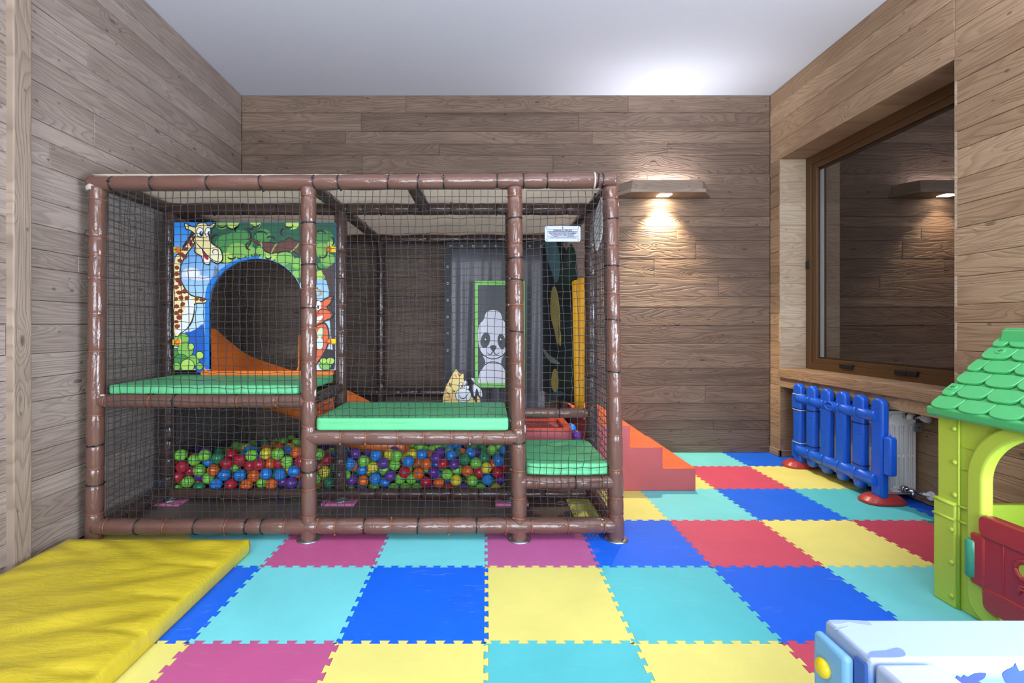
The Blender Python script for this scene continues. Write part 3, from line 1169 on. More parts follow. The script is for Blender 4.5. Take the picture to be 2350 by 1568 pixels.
paint(off_hole(crown), DG)
for (x, y, r1, c) in ((640, 300, 130, MG), (540, 330, 120, MG), (620, 390, 95, LG), (520, 450, 60, PG), (720, 390, 70, LG), (580, 130, 60, PG), (480, 140, 56, LG),
                      (790, 135, 48, PG), (1130, 140, 60, PG), (860, 250, 80, MG), (870, 390, 75, LG), (940, 425, 55, PG), (1060, 470, 90, LG), (1130, 560, 80, MG),
                      (1180, 600, 50, LG), (1420, 270, 90, MG), (1400, 380, 80, LG), (1490, 320, 36, PG), (1420, 560, 90, MG), (1460, 470, 70, LG), (1390, 610, 50, PG), (1180, 500, 60, LG)):
    yy = max(y - r1 * 0.82, 126)
    poly = [(min(max(px_, 44), 1520), max(py_, 126)) for px_, py_ in ell(x, y, r1, r1 * 0.82, 22)]
    ok = off_hole(poly, 1.03)
    paint(ok, c)
for (x, y, rx, ry, a0, a1) in ((430, 290, 48, 50, 1.8, 5.2), (690, 270, 60, 90, -1.6, 1.2), (640, 190, 40, 30, 2.2, 4.6), (580, 130, 60, 56, 0.1, 3.0), (480, 130, 50, 40, 0.3, 2.8),
                               (745, 170, 24, 16, -0.5, 3.4), (790, 130, 40, 36, 0.2, 2.9), (840, 250, 60, 44, 3.3, 6.0), (930, 280, 36, 26, 3.4, 6.4), (1100, 135, 40, 40, 0.3, 2.8),
                               (1050, 215, 24, 34, 1.6, 5.0), (1390, 240, 50, 40, 2.6, 6.2), (1480, 300, 34, 44, -1.5, 1.2), (1400, 520, 40, 36, 0.6, 3.4), (740, 340, 36, 36, 1.4, 4.4),
                               (570, 430, 40, 30, 0.3, 2.6), (660, 420, 50, 40, 0.3, 2.4), (790, 400, 50, 44, 0.4, 2.6), (1410, 400, 40, 50, -0.6, 2.4), (910, 440, 26, 20, 0, 3.0)):
    paint(stroke(ell(x, y, rx, ry, 12, 0, a0, a1), 16), BLK, False)
layer[0] += 0.0002
# branch
paint([(698, 275), (760, 268), (830, 300), (905, 302), (985, 312), (1050, 292), (1105, 258), (1160, 290), (1206, 296), (1204, 436), (1150, 402), (1080, 395), (1000, 405), (930, 418), (880, 396), (850, 360), (790, 312)], BLK)
paint([(708, 278), (770, 276), (830, 308), (905, 312), (985, 320), (1055, 302), (1105, 268), (1160, 300), (1200, 306), (1200, 424), (1150, 392), (1080, 384), (1000, 394), (932, 406), (888, 386), (856, 352), (795, 306)], (98, 58, 46))
for s in ([(935, 410), (965, 350), (990, 318)], [(1110, 400), (1160, 360), (1200, 308)], [(842, 300), (846, 330), (850, 360)]):
    paint(stroke(catmull(s, 4, False), 15), (150, 156, 92))
# right-hand trunk
paint([(1400, 575), (1460, 540), (1525, 490), (1525, 1486), (1490, 1180), (1460, 860), (1470, 760), (1440, 640)], (74, 54, 52))
# cloud
for e in (ell(200, 590, 85, 50), ell(150, 620, 50, 30), ell(270, 635, 80, 26), ell(330, 640, 50, 18)):
    paint(e, (214, 222, 236))
paint(ell(210, 600, 60, 34), (236, 240, 246))
# giraffe: neck and body, then patches
CRM, BRN, WHT = (240, 224, 160), (134, 54, 34), (232, 236, 244)
paint(catmull([(42, 500), (100, 400), (160, 300), (215, 190), (262, 230), (225, 330), (160, 420), (110, 520), (100, 620), (140, 720), (200, 790), (330, 822), (330, 870), (236, 880), (230, 960), (200, 1060), (130, 1130), (42, 1145)], 4), BLK)
paint(catmull([(44, 510), (104, 410), (164, 310), (215, 205), (252, 234), (216, 330), (152, 416), (100, 520), (92, 620), (130, 724), (196, 800), (326, 832), (326, 862), (228, 872), (222, 956), (190, 1054), (120, 1120), (44, 1136)], 4), CRM)
paint(catmull([(150, 800), (205, 830), (226, 900), (206, 1000), (150, 1110), (60, 1140), (120, 1000), (150, 880)], 4), WHT)
rg = random.Random(21)
for (x, y) in ((70, 540), (100, 480), (66, 600), (110, 420), (150, 370), (190, 300), (140, 440), (80, 655), (60, 720), (104, 690), (90, 770), (140, 760), (60, 830), (110, 820), (160, 820),
               (66, 900), (120, 880), (100, 940), (60, 960), (90, 1000), (56, 1040), (70, 1080), (205, 330), (225, 270), (250, 830), (300, 838)):
    n = 6
    poly = [(x + rg.uniform(20, 34) * math.cos(2 * PI * k / n + 0.4), y + rg.uniform(16, 28) * math.sin(2 * PI * k / n + 0.4)) for k in range(n)]
    poly = [(max(a, 44), b) for a, b in poly]
    paint(poly, BRN, False)
layer[0] += 0.0002
paint(catmull([(118, 350), (170, 270), (215, 195), (232, 230), (190, 280), (150, 345)], 4), (52, 36, 40))
# head
paint(catmull([(136, 128), (190, 150), (240, 160), (262, 130), (330, 126), (360, 150), (430, 126), (410, 170), (385, 190), (378, 290), (440, 345), (480, 380), (494, 470), (440, 512), (380, 480), (372, 520), (310, 500), (290, 440), (228, 400), (236, 330), (214, 290), (232, 240), (190, 200), (150, 190)], 4), BLK)
paint(catmull([(146, 136), (190, 162), (244, 172), (266, 140), (330, 134), (356, 162), (414, 136), (400, 166), (374, 184), (366, 294), (430, 352), (470, 386), (484, 464), (440, 500), (376, 466), (362, 508), (316, 492), (298, 434), (238, 394), (246, 330), (226, 290), (244, 240), (196, 194), (158, 182)], 4), CRM)
paint(catmull([(380, 350), (450, 360), (478, 410), (480, 462), (430, 490), (390, 440)], 4), (244, 236, 200))
paint(catmull([(286, 360), (330, 400), (372, 460), (360, 498), (326, 486), (306, 440)], 4), (244, 246, 250))
paint(catmull([(298, 376), (334, 410), (362, 455), (346, 470), (318, 440)], 4), (178, 30, 56))
paint(stroke(catmull([(232, 290), (262, 330), (300, 370), (345, 425), (400, 470), (450, 490)], 4, False), 9), BLK)
paint(ell(282, 215, 36, 46), BLK); paint(ell(282, 215, 29, 40), (240, 244, 250)); paint(ell(292, 228, 16, 22), (20, 34, 70)); paint(ell(296, 222, 5, 7), (240, 244, 250))
paint(ell(356, 215, 31, 46), BLK); paint(ell(356, 215, 25, 40), (240, 244, 250)); paint(ell(366, 228, 14, 22), (20, 34, 70)); paint(ell(370, 222, 4, 6), (240, 244, 250))
paint(stroke(ell(422, 395, 24, 22, 10, 0, 2.2, 6.0), 8), BLK)
paint(stroke(catmull([(214, 262), (250, 258), (290, 262), (350, 268)], 4, False), 7), BLK)
paint([(402, 640), (420, 520), (452, 580), (430, 615)], (120, 126, 140))
# pond and bush at the foot
paint(catmull([(140, 1150), (200, 1130), (260, 1100), (318, 1088), (318, 1480), (240, 1480), (180, 1300)], 4), (22, 92, 190))
for (x, y, r1, c) in ((70, 1220, 44, LG), (130, 1200, 50, LG), (60, 1330, 44, MG), (150, 1300, 70, LG), (110, 1410, 70, MG), (200, 1270, 28, PG), (220, 1400, 52, LG), (280, 1350, 34, PG), (280, 1450, 30, LG), (170, 1445, 60, PG), (70, 1450, 34, LG)):
    paint([(max(a, 40), min(b, 1484)) for a, b in ell(x, y, r1 + 5, r1 + 5, 20)], BLK, False)
    layer[0] += 0.0001
    paint([(max(a, 41), min(b, 1483)) for a, b in ell(x, y, r1, r1, 20)], c)
# fox on the right
FO, FL = (222, 104, 62), (240, 180, 140)
paint(stroke(ell(1372, 770, 26, 30, 12, 0, -2.6, 2.4), 12), (206, 150, 70))
paint(catmull([(1345, 850), (1400, 850), (1440, 820), (1515, 800), (1490, 870), (1460, 910), (1515, 960), (1500, 1010), (1450, 1030), (1400, 1060), (1345, 1070)], 4), BLK)
paint(catmull([(1345, 858), (1404, 860), (1444, 832), (1500, 812), (1480, 866), (1448, 908), (1500, 960), (1488, 1000), (1446, 1020), (1396, 1050), (1345, 1060)], 4), FO)
paint(ell(1375, 890, 24, 44), (236, 240, 246)); paint(ell(1372, 905, 9, 16), BLK)
paint(stroke(ell(1430, 960, 60, 36, 12, 0.2, 2.4, 6.2), 9), BLK)
paint(catmull([(1345, 1010), (1380, 990), (1420, 985), (1390, 1030), (1350, 1050)], 4), (240, 240, 240))
paint(catmull([(1345, 1110), (1400, 1050), (1450, 1060), (1475, 1140), (1470, 1240), (1430, 1330), (1370, 1420), (1345, 1420)], 4), BLK)
paint(catmull([(1345, 1122), (1400, 1064), (1442, 1072), (1464, 1144), (1458, 1236), (1420, 1326), (1364, 1408), (1345, 1404)], 4), FO)
paint(ell(1385, 1240, 34, 54), (214, 232, 244))
paint(catmull([(1360, 1150), (1400, 1090), (1420, 1140), (1390, 1190)], 4), (206, 232, 190))
paint([(1395, 1360), (1450, 1290), (1520, 1300), (1520, 1480), (1430, 1480)], (50, 42, 48))
for (x, y, r1, c) in ((1440, 1440, 52, LG), (1485, 1400, 36, PG), (1420, 1400, 30, PG)):
    paint(ell(x, y, r1 + 5, r1 * 0.8 + 5), BLK, False); layer[0] += 0.0001
    paint(ell(x, y, r1, r1 * 0.8), c)
o = pr.build('print', pmats, gp)
for (u, v, s) in ((78, 378, 1), (1490, 375, -1), (72, 1228, 1), (1490, 1222, -1)):
    b = MB()
    u0, u1 = (u - 40, u + 38) if s > 0 else (u - 20, u + 45)
    b.prism([(u0, v - 25), (u1, v - 25), (u1, v + 25), (u0, v + 25)], guv, 0.004, 0.012)
    br = b.build('bracket', M['bracket_yellow'], gp, bevel=0.002)
    c = guv(u + (8 if s > 0 else -18), v, 0.014)
    MB().ball(c, 0.020, 12, 8, 0, (1, 0.7, 1)).build('bolt_cap', M['cap_orange'], br)

# ------------------------------------------------------------------ orange slide behind the panel
slide = empty('tube_slide', (-1.5, 3.9, 0), 'orange plastic slide curving down from the giraffe panel into the ball pit', 'slide')
path = catmull([(-1.71, 3.43, 0.905), (-1.72, 3.56, 0.875), (-1.73, 3.80, 0.70), (-1.69, 4.00, 0.54), (-1.54, 4.14, 0.41), (-1.28, 4.18, 0.30), (-0.98, 4.18, 0.20), (-0.76, 4.18, 0.17), (-0.68, 4.18, 0.168)], 6, False)
prof = [(-1, 1.0), (-0.99, 0.25), (-0.93, 0.08), (-0.80, 0.0), (0, -0.02), (0.80, 0.0), (0.93, 0.08), (0.99, 0.25), (1, 1.0)]
m = MB()
vs = []
npth = len(path)
for i, p in enumerate(path):
    a, b = Vector(path[max(0, i - 1)]), Vector(path[min(npth - 1, i + 1)])
    t = (b - a); t.z = 0; t.normalize()
    side = Vector((-t.y, t.x, 0))
    hgt = 0.31 - 0.13 * i / npth
    wd = 0.345 - 0.045 * min(1, i / (npth * 0.4))
    for (s, q) in prof:
        hh_ = hgt
        if s < 0:       # the outer wall of the bend stands higher
            f_ = i / (npth - 1)
            hh_ = hgt + 0.17 * math.sin(PI * min(1.0, f_ / 0.85)) ** 0.8 if f_ < 0.85 else hgt
        vs.append(Vector(p) - side * s * wd + Vector((0, 0, q * hh_)))
np_ = len(prof)
fs = [(i * np_ + k, i * np_ + k + 1, (i + 1) * np_ + k + 1, (i + 1) * np_ + k) for i in range(npth - 1) for k in range(np_ - 1)]
m.add(vs, fs, 0, True)
o = m.build('chute', M['slide'], slide)
md = o.modifiers.new('thick', 'SOLIDIFY'); md.thickness = 0.014
MB().box((PX(462, 3.40), 3.385, 0.925), (PX(764, 3.40), 3.44, 0.958)).build('entry_lip', M['slide'], slide, bevel=0.008, segs=3)

# ------------------------------------------------------------------ behind the frame's right bay
gc = empty('tarpaulin_curtain', (0.1, 4.5, 0.6), 'dark grey tarpaulin curtain hanging in folds behind the panda panel', 'curtain')
m = MB()
vs = []
nx, nz = 70, 10
for j in range(nz + 1):
    for i in range(nx + 1):
        x = -0.37 + 0.93 * i / nx
        f = j / nz
        y = 4.54 + (0.026 * math.sin(i * 0.34 + 1.3 * math.sin(i * 0.13)) + 0.022 * mnoise.noise((i * 0.16, f * 1.5, 2.0)) + 0.006 * math.sin(i * 1.1 + f * 2)) * (0.25 + 0.75 * f)
        vs.append((x, y, 2.065 - f * 1.70))
m.add(vs, [(j * (nx + 1) + i, j * (nx + 1) + i + 1, (j + 1) * (nx + 1) + i + 1, (j + 1) * (nx + 1) + i) for j in range(nz) for i in range(nx)], 0, True)
o = m.build('curtain_sheet', M['curtain_grey'], gc)
md = o.modifiers.new('thick', 'SOLIDIFY'); md.thickness = 0.004
MB().box((-0.38, 4.490, 2.025), (0.57, 4.500, 2.085)).build('hem', M['hem_dark'], gc)
MB().box((-0.40, 4.492, 0.60), (-0.335, 4.503, 2.03)).build('hem', M['hem_dark'], gc)
for i in range(9):
    x = -0.34 + 0.108 * i
    pts = [(x + 0.010 * math.cos(a), 4.486, 2.045 + 0.010 * math.sin(a)) for a in [2 * PI * k / 10 for k in range(11)]]
    MB().tube(pts, 0.003, 6, up=(0, 1, 0)).build('eyelet', M['steel'], gc)
for i in range(6):
    z = 1.85 - 0.16 * i
    pts = [(-0.368 + 0.010 * math.cos(a), 4.486, z + 0.010 * math.sin(a)) for a in [2 * PI * k / 10 for k in range(11)]]
    MB().tube(pts, 0.003, 6, up=(0, 1, 0)).build('eyelet', M['steel'], gc)

PY_ = 4.36
pn = empty('panda_panel', (0.13, PY_, 0.7), 'green framed board with a grey and white panda in front of the dark curtain', 'panel')


def pxp(Y, sx, sy, k):
    """print coordinates (crop units, k per pixel, starting at pixel sx, sy) on an upright plane at depth Y"""
    return lambda u, v, d: (PX(sx + u / k, Y), Y - d, PZ(sy + v / k, Y))


puv = pxp(PY_, 1000, 520, 3.734)
fo = [(335, 465), (765, 465), (765, 1382), (335, 1382)]
fi = [(362, 505), (742, 505), (742, 1340), (362, 1340)]
MB().ring(fo, fi, puv, -0.02, 0.012).build('picture_frame', M['frame_lime'], pn, bevel=0.004)
MB().prism([(350, 490), (750, 490), (750, 1350), (350, 1350)], puv, -0.018, -0.006).build('backing_board', flat(38, 42, 50), pn)
pr = MB(); pmats, pidx = [], {}; layer = [0.0]
CURF = [puv]


def paint_at(poly, c, d, th=0.006):
    if c not in pidx:
        pidx[c] = len(pmats)
        pmats.append(flat(*c))
    pr.prism(poly, CURF[0], d - th, d, pidx[c])


U0 = 492
GW, GK = (214, 214, 228), (46, 48, 58)
head = catmull([(U0, 716), (U0 + 58, 736), (U0 + 82, 800), (U0 + 122, 850), (U0 + 128, 950), (U0 + 118, 1040), (U0 + 80, 1105), (U0, 1135), (U0 - 80, 1105), (U0 - 118, 1040), (U0 - 128, 950), (U0 - 122, 850), (U0 - 82, 800), (U0 - 58, 736)], 4)
body = catmull([(U0 - 70, 1090), (U0 + 70, 1090), (U0 + 104, 1200), (U0 + 128, 1290), (U0 + 124, 1340), (U0 - 124, 1340), (U0 - 128, 1290), (U0 - 104, 1200)], 4)
paint_at(ell(U0 - 96, 790, 44, 44), GK, 0.004)
paint_at(ell(U0 + 96, 790, 44, 44), GK, 0.004)
paint_at(body, GW, 0.006)
paint_at(catmull([(U0 - 126, 1140), (U0 - 84, 1120), (U0 - 70, 1180), (U0 - 124, 1250)], 4), GK, 0.007)
paint_at(catmull([(U0 + 126, 1140), (U0 + 84, 1120), (U0 + 70, 1180), (U0 + 124, 1250)], 4), GK, 0.007)
paint_at(stroke(ell(U0, 1310, 128, 150, 18, 0, PI, 2 * PI), 9), GK, 0.008, 0.002)
paint_at(head, GW, 0.010)
paint_at(stroke(ell(U0, 1010, 122, 124, 16, 0, 0.25, PI - 0.25), 9), GK, 0.0112, 0.002)
paint_at(ell(U0 - 67, 975, 40, 68, 20, 0.2), GK, 0.0112, 0.002)
paint_at(ell(U0 + 72, 985, 34, 66, 20, -0.15), GK, 0.0112, 0.002)
paint_at(ell(U0 - 62, 985, 13, 20), (18, 18, 24), 0.0122, 0.002); paint_at(ell(U0 - 66, 968, 6, 8), (225, 225, 235), 0.0130, 0.002)
paint_at(ell(U0 + 68, 985, 13, 20), (18, 18, 24), 0.0122, 0.002); paint_at(ell(U0 + 64, 968, 6, 8), (225, 225, 235), 0.0130, 0.002)
paint_at(catmull([(U0 - 28, 1030), (U0, 1016), (U0 + 30, 1030), (U0 + 10, 1066), (U0 - 8, 1066)], 4), GK, 0.0115, 0.002)
paint_at(stroke(catmull([(U0 - 55, 1080), (U0 - 25, 1098), (U0, 1072), (U0 + 25, 1098), (U0 + 55, 1080)], 4, False), 9), GK, 0.0115, 0.002)
pr.build('panda_cutout', pmats, pn)

TYp = 4.15
tg = empty('tiger_cutout', (-0.2, TYp, 0.6), 'small yellow striped tiger cut-out with a white muzzle at the panda panel\'s foot', 'cut-out')
tuv = pxp(TYp, 990, 820, 9.4)
pr = MB(); pmats, pidx = [], {}
CURF = [tuv]
TY, TO, TW, TB = (238, 214, 130), (226, 138, 84), (226, 232, 242), (24, 24, 28)
paint_at(catmull([(290, 1050), (280, 700), (360, 520), (430, 380), (520, 240), (590, 290), (640, 360), (712, 340), (720, 500), (800, 640), (860, 800), (960, 940), (960, 1050)], 4), TB, 0.0, 0.02)
paint_at(catmull([(300, 1040), (292, 700), (374, 530), (446, 390), (524, 266), (580, 310), (636, 376), (690, 360), (700, 510), (780, 650), (840, 810), (940, 950), (940, 1040)], 4), TY, 0.002, 0.004)
for q in ([(300, 700), (350, 660), (330, 760)], [(372, 540), (420, 640), (440, 560)], [(300, 860), (400, 820), (420, 900)], [(470, 360), (560, 470), (540, 380)], [(590, 340), (610, 420), (660, 360)], [(440, 700), (520, 720), (470, 780)]):
    paint_at(q, TO, 0.003, 0.002)
for q in ([(560, 350), (612, 420), (670, 350), (612, 390)], [(380, 560), (400, 650), (420, 640), (404, 560)], [(310, 740), (370, 800), (420, 860), (380, 770)], [(440, 700), (500, 760), (520, 730), (470, 720)]):
    paint_at(q, TB, 0.0036, 0.002)
paint_at(ell(690, 820, 176, 160), TB, 0.004, 0.003)
paint_at(ell(690, 820, 164, 148), TW, 0.005, 0.003)
paint_at(ell(640, 600, 44, 66), TB, 0.0052, 0.003); paint_at(ell(640, 600, 34, 56), TW, 0.006, 0.003); paint_at(ell(656, 620, 14, 22), TB, 0.0068, 0.003)
paint_at(ell(738, 560, 42, 70), TB, 0.0052, 0.003); paint_at(ell(738, 560, 32, 60), TW, 0.006, 0.003); paint_at(ell(748, 580, 14, 22), TB, 0.0068, 0.003)
paint_at(ell(764, 650, 60, 44), TB, 0.006, 0.003); paint_at(ell(764, 648, 50, 36), TW, 0.007, 0.003)
paint_at(stroke(catmull([(600, 820), (640, 880), (700, 890), (750, 850), (800, 770)], 4, False), 20), TB, 0.0062, 0.003)
paint_at(catmull([(846, 450), (930, 450), (950, 570), (1010, 620), (1090, 700), (1110, 860), (1050, 860), (980, 690), (930, 860), (890, 780), (880, 590), (930, 560)], 4), TB, 0.001, 0.012)
paint_at(catmull([(860, 462), (920, 462), (938, 576), (1004, 634), (1076, 710), (1098, 840), (1050, 840), (976, 672), (934, 840), (902, 776), (894, 600), (940, 570)], 4), TW, 0.003, 0.004)
paint_at([(980, 1050), (990, 820), (1050, 900), (1060, 1050)], TY, 0.002, 0.01)
pr.build('tiger_print', pmats, tg)

# jungle banner seen at a slant, with an amber strip hanging before it
jb = empty('jungle_banner', (0.62, 4.1, 0.7), 'black jungle banner printed with yellow and teal leaves, seen edge-on at the right', 'banner')
b0, b1 = Vector((0.530, 4.60, 0)), Vector((0.70, 3.62, 0))
bd = (b1 - b0)


def buv(u, v, d):
    """drawing coordinates (pixels) on the banner's slanted plane"""
    k = (u - VX) / F
    s = (k * b0.y - b0.x) / (bd.x - k * bd.y)
    p = b0 + bd * s
    return (p.x - d * 0.985, p.y - d * 0.17, PZ(v, p.y))


ba = MB()
zt_, zb_ = 2.05, 0.66
ba.add([(b0.x, b0.y, zb_), (b1.x, b1.y, zb_), (b1.x, b1.y, zt_ - 0.35), (b1.x - 0.08, b1.y + 0.42, zt_), (b0.x, b0.y, zt_)], [(0, 1, 2, 3, 4)])
o = ba.build('banner_sheet', flat(26, 28, 30), jb)
md = o.modifiers.new('thick', 'SOLIDIFY'); md.thickness = 0.004
pr = MB(); pmats, pidx = [], {}
CURF = [buv]
for poly, c in ((catmull([(1268, 664), (1276, 660), (1284, 700), (1286, 760), (1280, 790), (1274, 760), (1266, 730), (1264, 700)], 3), (190, 170, 92)),
                (catmull([(1283, 745), (1288, 770), (1287, 795), (1282, 775)], 3), (190, 170, 92)),
                (catmull([(1270, 852), (1277, 848), (1282, 870), (1280, 896), (1273, 900), (1266, 880)], 3), (196, 176, 88)),
                (catmull([(1252, 545), (1272, 530), (1284, 560), (1286, 620), (1278, 650), (1266, 620), (1256, 590)], 3), (92, 134, 146)),
                (catmull([(1290, 640), (1296, 590), (1312, 560), (1324, 590), (1322, 640)], 3), (34, 62, 50)),
                (catmull([(1248, 800), (1262, 815), (1282, 830), (1284, 836), (1266, 832), (1252, 815)], 3), (150, 160, 150)),
                (catmull([(1254, 915), (1266, 902), (1290, 898), (1292, 908), (1270, 914), (1258, 925)], 3), (66, 92, 104)),
                (catmull([(1300, 600), (1310, 585), (1314, 600), (1306, 612)], 3), (200, 200, 205))):
    paint_at(poly, c, 0.006, 0.003)
pr.build('leaf_print', pmats, jb)
ys = MB()
vs = []
for j in range(9):
    f = j / 8
    for i in range(21):
        t = i / 20
        x = (0.655 + 0.02 * f) + (0.105 - 0.035 * f) * t
        vs.append((x, 3.60 + 0.012 * math.sin(t * 15) * (0.4 + f), 1.625 - 0.955 * f - 0.03 * (1 - t) * (f > 0.9) + 0.03 * t * (f < 0.1)))
ys.add(vs, [(j * 21 + i, j * 21 + i + 1, (j + 1) * 21 + i + 1, (j + 1) * 21 + i) for j in range(8) for i in range(20)], 0, True)
o = ys.build('hanging_strip', M['yellow_cloth'])
md = o.modifiers.new('thick', 'SOLIDIFY'); md.thickness = 0.012
tag(o, 'amber yellow vinyl strip hanging upright beside the black jungle banner', 'hanging strip')

# white leaf on the side net
lf = empty('white_leaf', (0.74, 2.98, 1.8), 'white leaf-shaped plate on the side net under the top right corner', 'leaf plate')


def luv(u, v, d):
    # the plate leans on the side net, x nearly constant; u runs into depth
    return (0.725 - d, 3.16 - u * 0.26, v)


shape = catmull([(0.10, 1.96), (0.30, 2.03), (0.58, 2.07), (0.86, 2.09), (1.0, 2.04), (0.98, 1.93), (0.84, 1.85), (0.55, 1.80), (0.30, 1.775), (0.14, 1.85)], 4)
MB().prism(shape, luv, 0.0, 0.006).build('leaf_blade', flat(244, 246, 250), lf)
for k in range(5):
    q = [(0.22 - 0.01 * k, 1.82 + 0.040 * k), (0.5, 1.845 + 0.045 * k), (0.90, 1.90 + 0.038 * k)]
    MB().prism(stroke(q, 0.012), luv, 0.006, 0.008).build('leaf_vein', flat(150, 164, 184), lf)

# ------------------------------------------------------------------ sign on the front net
YS = YN - 0.012
sg = empty('name_plate', (PX(1291, YS), YS, PZ(537, YS)), 'small white plate with printed blue-black lettering tied to the net', 'sign')
x0, x1, z0, z1 = PX(1250, YS), PX(1332, YS), PZ(555, YS), PZ(519, YS)
rc = 0.012
pts = []
for (cx_, cz_, a) in ((x1 - rc, z1 - rc, 0), (x0 + rc, z1 - rc, 90), (x0 + rc, z0 + rc, 180), (x1 - rc, z0 + rc, 270)):
    for k in range(6):
        an = math.radians(a + 18 * k)
        pts.append((cx_ + rc * math.cos(an), cz_ + rc * math.sin(an)))
MB().prism(pts, lambda u, v, d: (u, YS - d, v), 0.0, 0.004).build('plate', M['white_plastic'], sg, bevel=0.001)
INK = flat(10, 12, 20)
cw = (x0 + x1) / 2
W = x1 - x0


def text(body, x, z, h, width, mat, parent, rot=(PI / 2, 0, 0), y=YS - 0.0047, name='lettering', bold=0.0, center=True, extrude=0.0003):
    cu = bpy.data.curves.new(name, 'FONT')
    cu.body = body
    cu.size = 1.0
    cu.extrude = 0
    cu.offset = bold
    if center:
        cu.align_x = 'CENTER'
    cu.align_y = 'CENTER'
    tmp = bpy.data.objects.new(name, cu)
    COL.objects.link(tmp)
    bpy.context.view_layer.update()
    dg = bpy.context.evaluated_depsgraph_get()
    me = bpy.data.meshes.new_from_object(tmp.evaluated_get(dg))
    bpy.data.objects.remove(tmp)
    n = len(me.vertices)
    a = np.empty(n * 3)
    me.vertices.foreach_get('co', a)
    a = a.reshape(-1, 3)
    wd = a[:, 0].max() - a[:, 0].min()
    hd = a[:, 1].max() - a[:, 1].min()
    a[:, 0] *= width / wd
    a[:, 1] *= h / hd
    me.vertices.foreach_set('co', a.ravel())
    me.materials.clear()
    me.materials.append(mat)
    me.update()
    o = link(name, me, parent, (x, y, z), rot)
    if extrude:
        md = o.modifiers.new('thick', 'SOLIDIFY'); md.thickness = extrude
    return o


def zf(q):
    return z1 - (z1 - z0) * q


text('COMUNE DI TERLIZZI', cw, zf(0.29), 0.0086, W * 0.52, INK, sg, bold=0.03)
text('PERCORSO FANTASTICO PER BAMBINI', cw, zf(0.472), 0.0070, W * 0.76, INK, sg, bold=0.03)
text('"PLAYGROUND TEMA FORESTA"', cw, zf(0.575), 0.0078, W * 0.66, INK, sg, bold=0.03)
b = MB()
for q in (0.225, 0.345, 0.40, 0.635, 0.70, 0.79):
    b.box((x0 + W * 0.07, YS - 0.0046, zf(q) - 0.0006), (x1 - W * 0.07, YS - 0.0040, zf(q) + 0.0006))
for q in (0.225, 0.79):
    pass
for xx in (x0 + W * 0.07, x1 - W * 0.07):
    b.box((xx - 0.0004, YS - 0.0046, zf(0.79)), (xx + 0.0004, YS - 0.0040, zf(0.225)))
b.box((cw - 0.0004, YS - 0.0046, zf(0.70)), (cw + 0.0004, YS - 0.0040, zf(0.635)))
# rows of print too small to read in the photograph
rr_ = random.Random(2)
for q, a0, a1 in ((0.372, 0.10, 0.90), (0.667, 0.24, 0.36), (0.667, 0.62, 0.82), (0.745, 0.14, 0.88)):
    x = x0 + W * a0
    while x < x0 + W * a1:
        w_ = rr_.uniform(0.002, 0.006)
        b.box((x, YS - 0.0046, zf(q) - 0.0012), (min(x + w_, x0 + W * a1), YS - 0.0040, zf(q) + 0.0012))
        x += w_ + 0.0012
b.build('ruled_lines', INK, sg)
cr = MB()
cr.prism(catmull([(cw - 0.004, zf(0.10)), (cw + 0.004, zf(0.10)), (cw + 0.0045, zf(0.15)), (cw, zf(0.19)), (cw - 0.0045, zf(0.15))], 3), lambda u, v, d: (u, YS - d, v), 0.004, 0.0047)
cr.prism([(cw - 0.003, zf(0.095)), (cw + 0.003, zf(0.095)), (cw + 0.0025, zf(0.05)), (cw, zf(0.03)), (cw - 0.0025, zf(0.05))], lambda u, v, d: (u, YS - d, v), 0.004, 0.0047)
cr.build('crest', flat(48, 62, 104), sg)
for (xx, zz) in ((x0 + 0.012, zf(0.11)), (x1 - 0.012, zf(0.11)), (x0 + 0.012, zf(0.89)), (x1 - 0.012, zf(0.89))):
    MB().box((xx - 0.0012, YS - 0.006, zz - 0.005), (xx + 0.0012, YS + 0.012, zz + 0.006)).build('wire_tie', M['tie_black'], sg)

# ------------------------------------------------------------------ red foam pieces in and beside the pit
st = empty('foam_steps', (1.2, 4.2, 0), 'coral red foam steps with orange treads beside the climbing frame', 'steps')
YSF, YSB = 3.658, 4.745
prof = [(0.815, 0.0), (1.629, 0.0), (1.629, 0.170), (1.372, 0.170), (1.372, 0.334), (1.118, 0.334), (1.118, 0.502), (0.815, 0.502)]
MB().prism(prof, lambda u, v, d: (u, d, v), YSF, YSB).build('step_body', M['step_red'], st, bevel=0.008, segs=3)
for (xa, xb_, z) in ((1.372, 1.629, 0.170), (1.118, 1.372, 0.334), (0.815, 1.118, 0.502)):
    MB().box((xa, YSF + 0.001, z - 0.002), (xb_, YSB - 0.001, z + 0.006)).build('tread', M['step_orange'], st, bevel=0.004, segs=2)
o = MB().box((-0.965, 3.505, -0.011), (0.74, 3.56, 0.052)).build('pit_edge_block', M['step_red'], bevel=0.008)
tag(o, 'long coral red foam bar lying on the floor along the ball pit front', 'foam bar')
lb = empty('landing_block', (0.45, 3.9, 0), 'red foam block with a raised rim behind the lowest green pad', 'foam block')
MB().box((0.24, 3.62, 0.0), (0.66, 4.02, 0.47)).build('block_body', M['step_red'], lb, bevel=0.01)
MB().ring(rect(0.24, 3.62, 0.66, 4.02), rect(0.28, 3.66, 0.60, 3.98), lambda u, v, d: (u, v, d), 0.47, 0.50).build('block_rim', flat(196, 70, 44), lb, bevel=0.006)

# ------------------------------------------------------------------ ball pit
BR = 0.044
rng = np.random.default_rng(4)
bx0, bx1, by0, by1 = -2.385, 0.705, Y2 + BR, 4.59
pos = np.zeros((4000, 3))
nb = 0


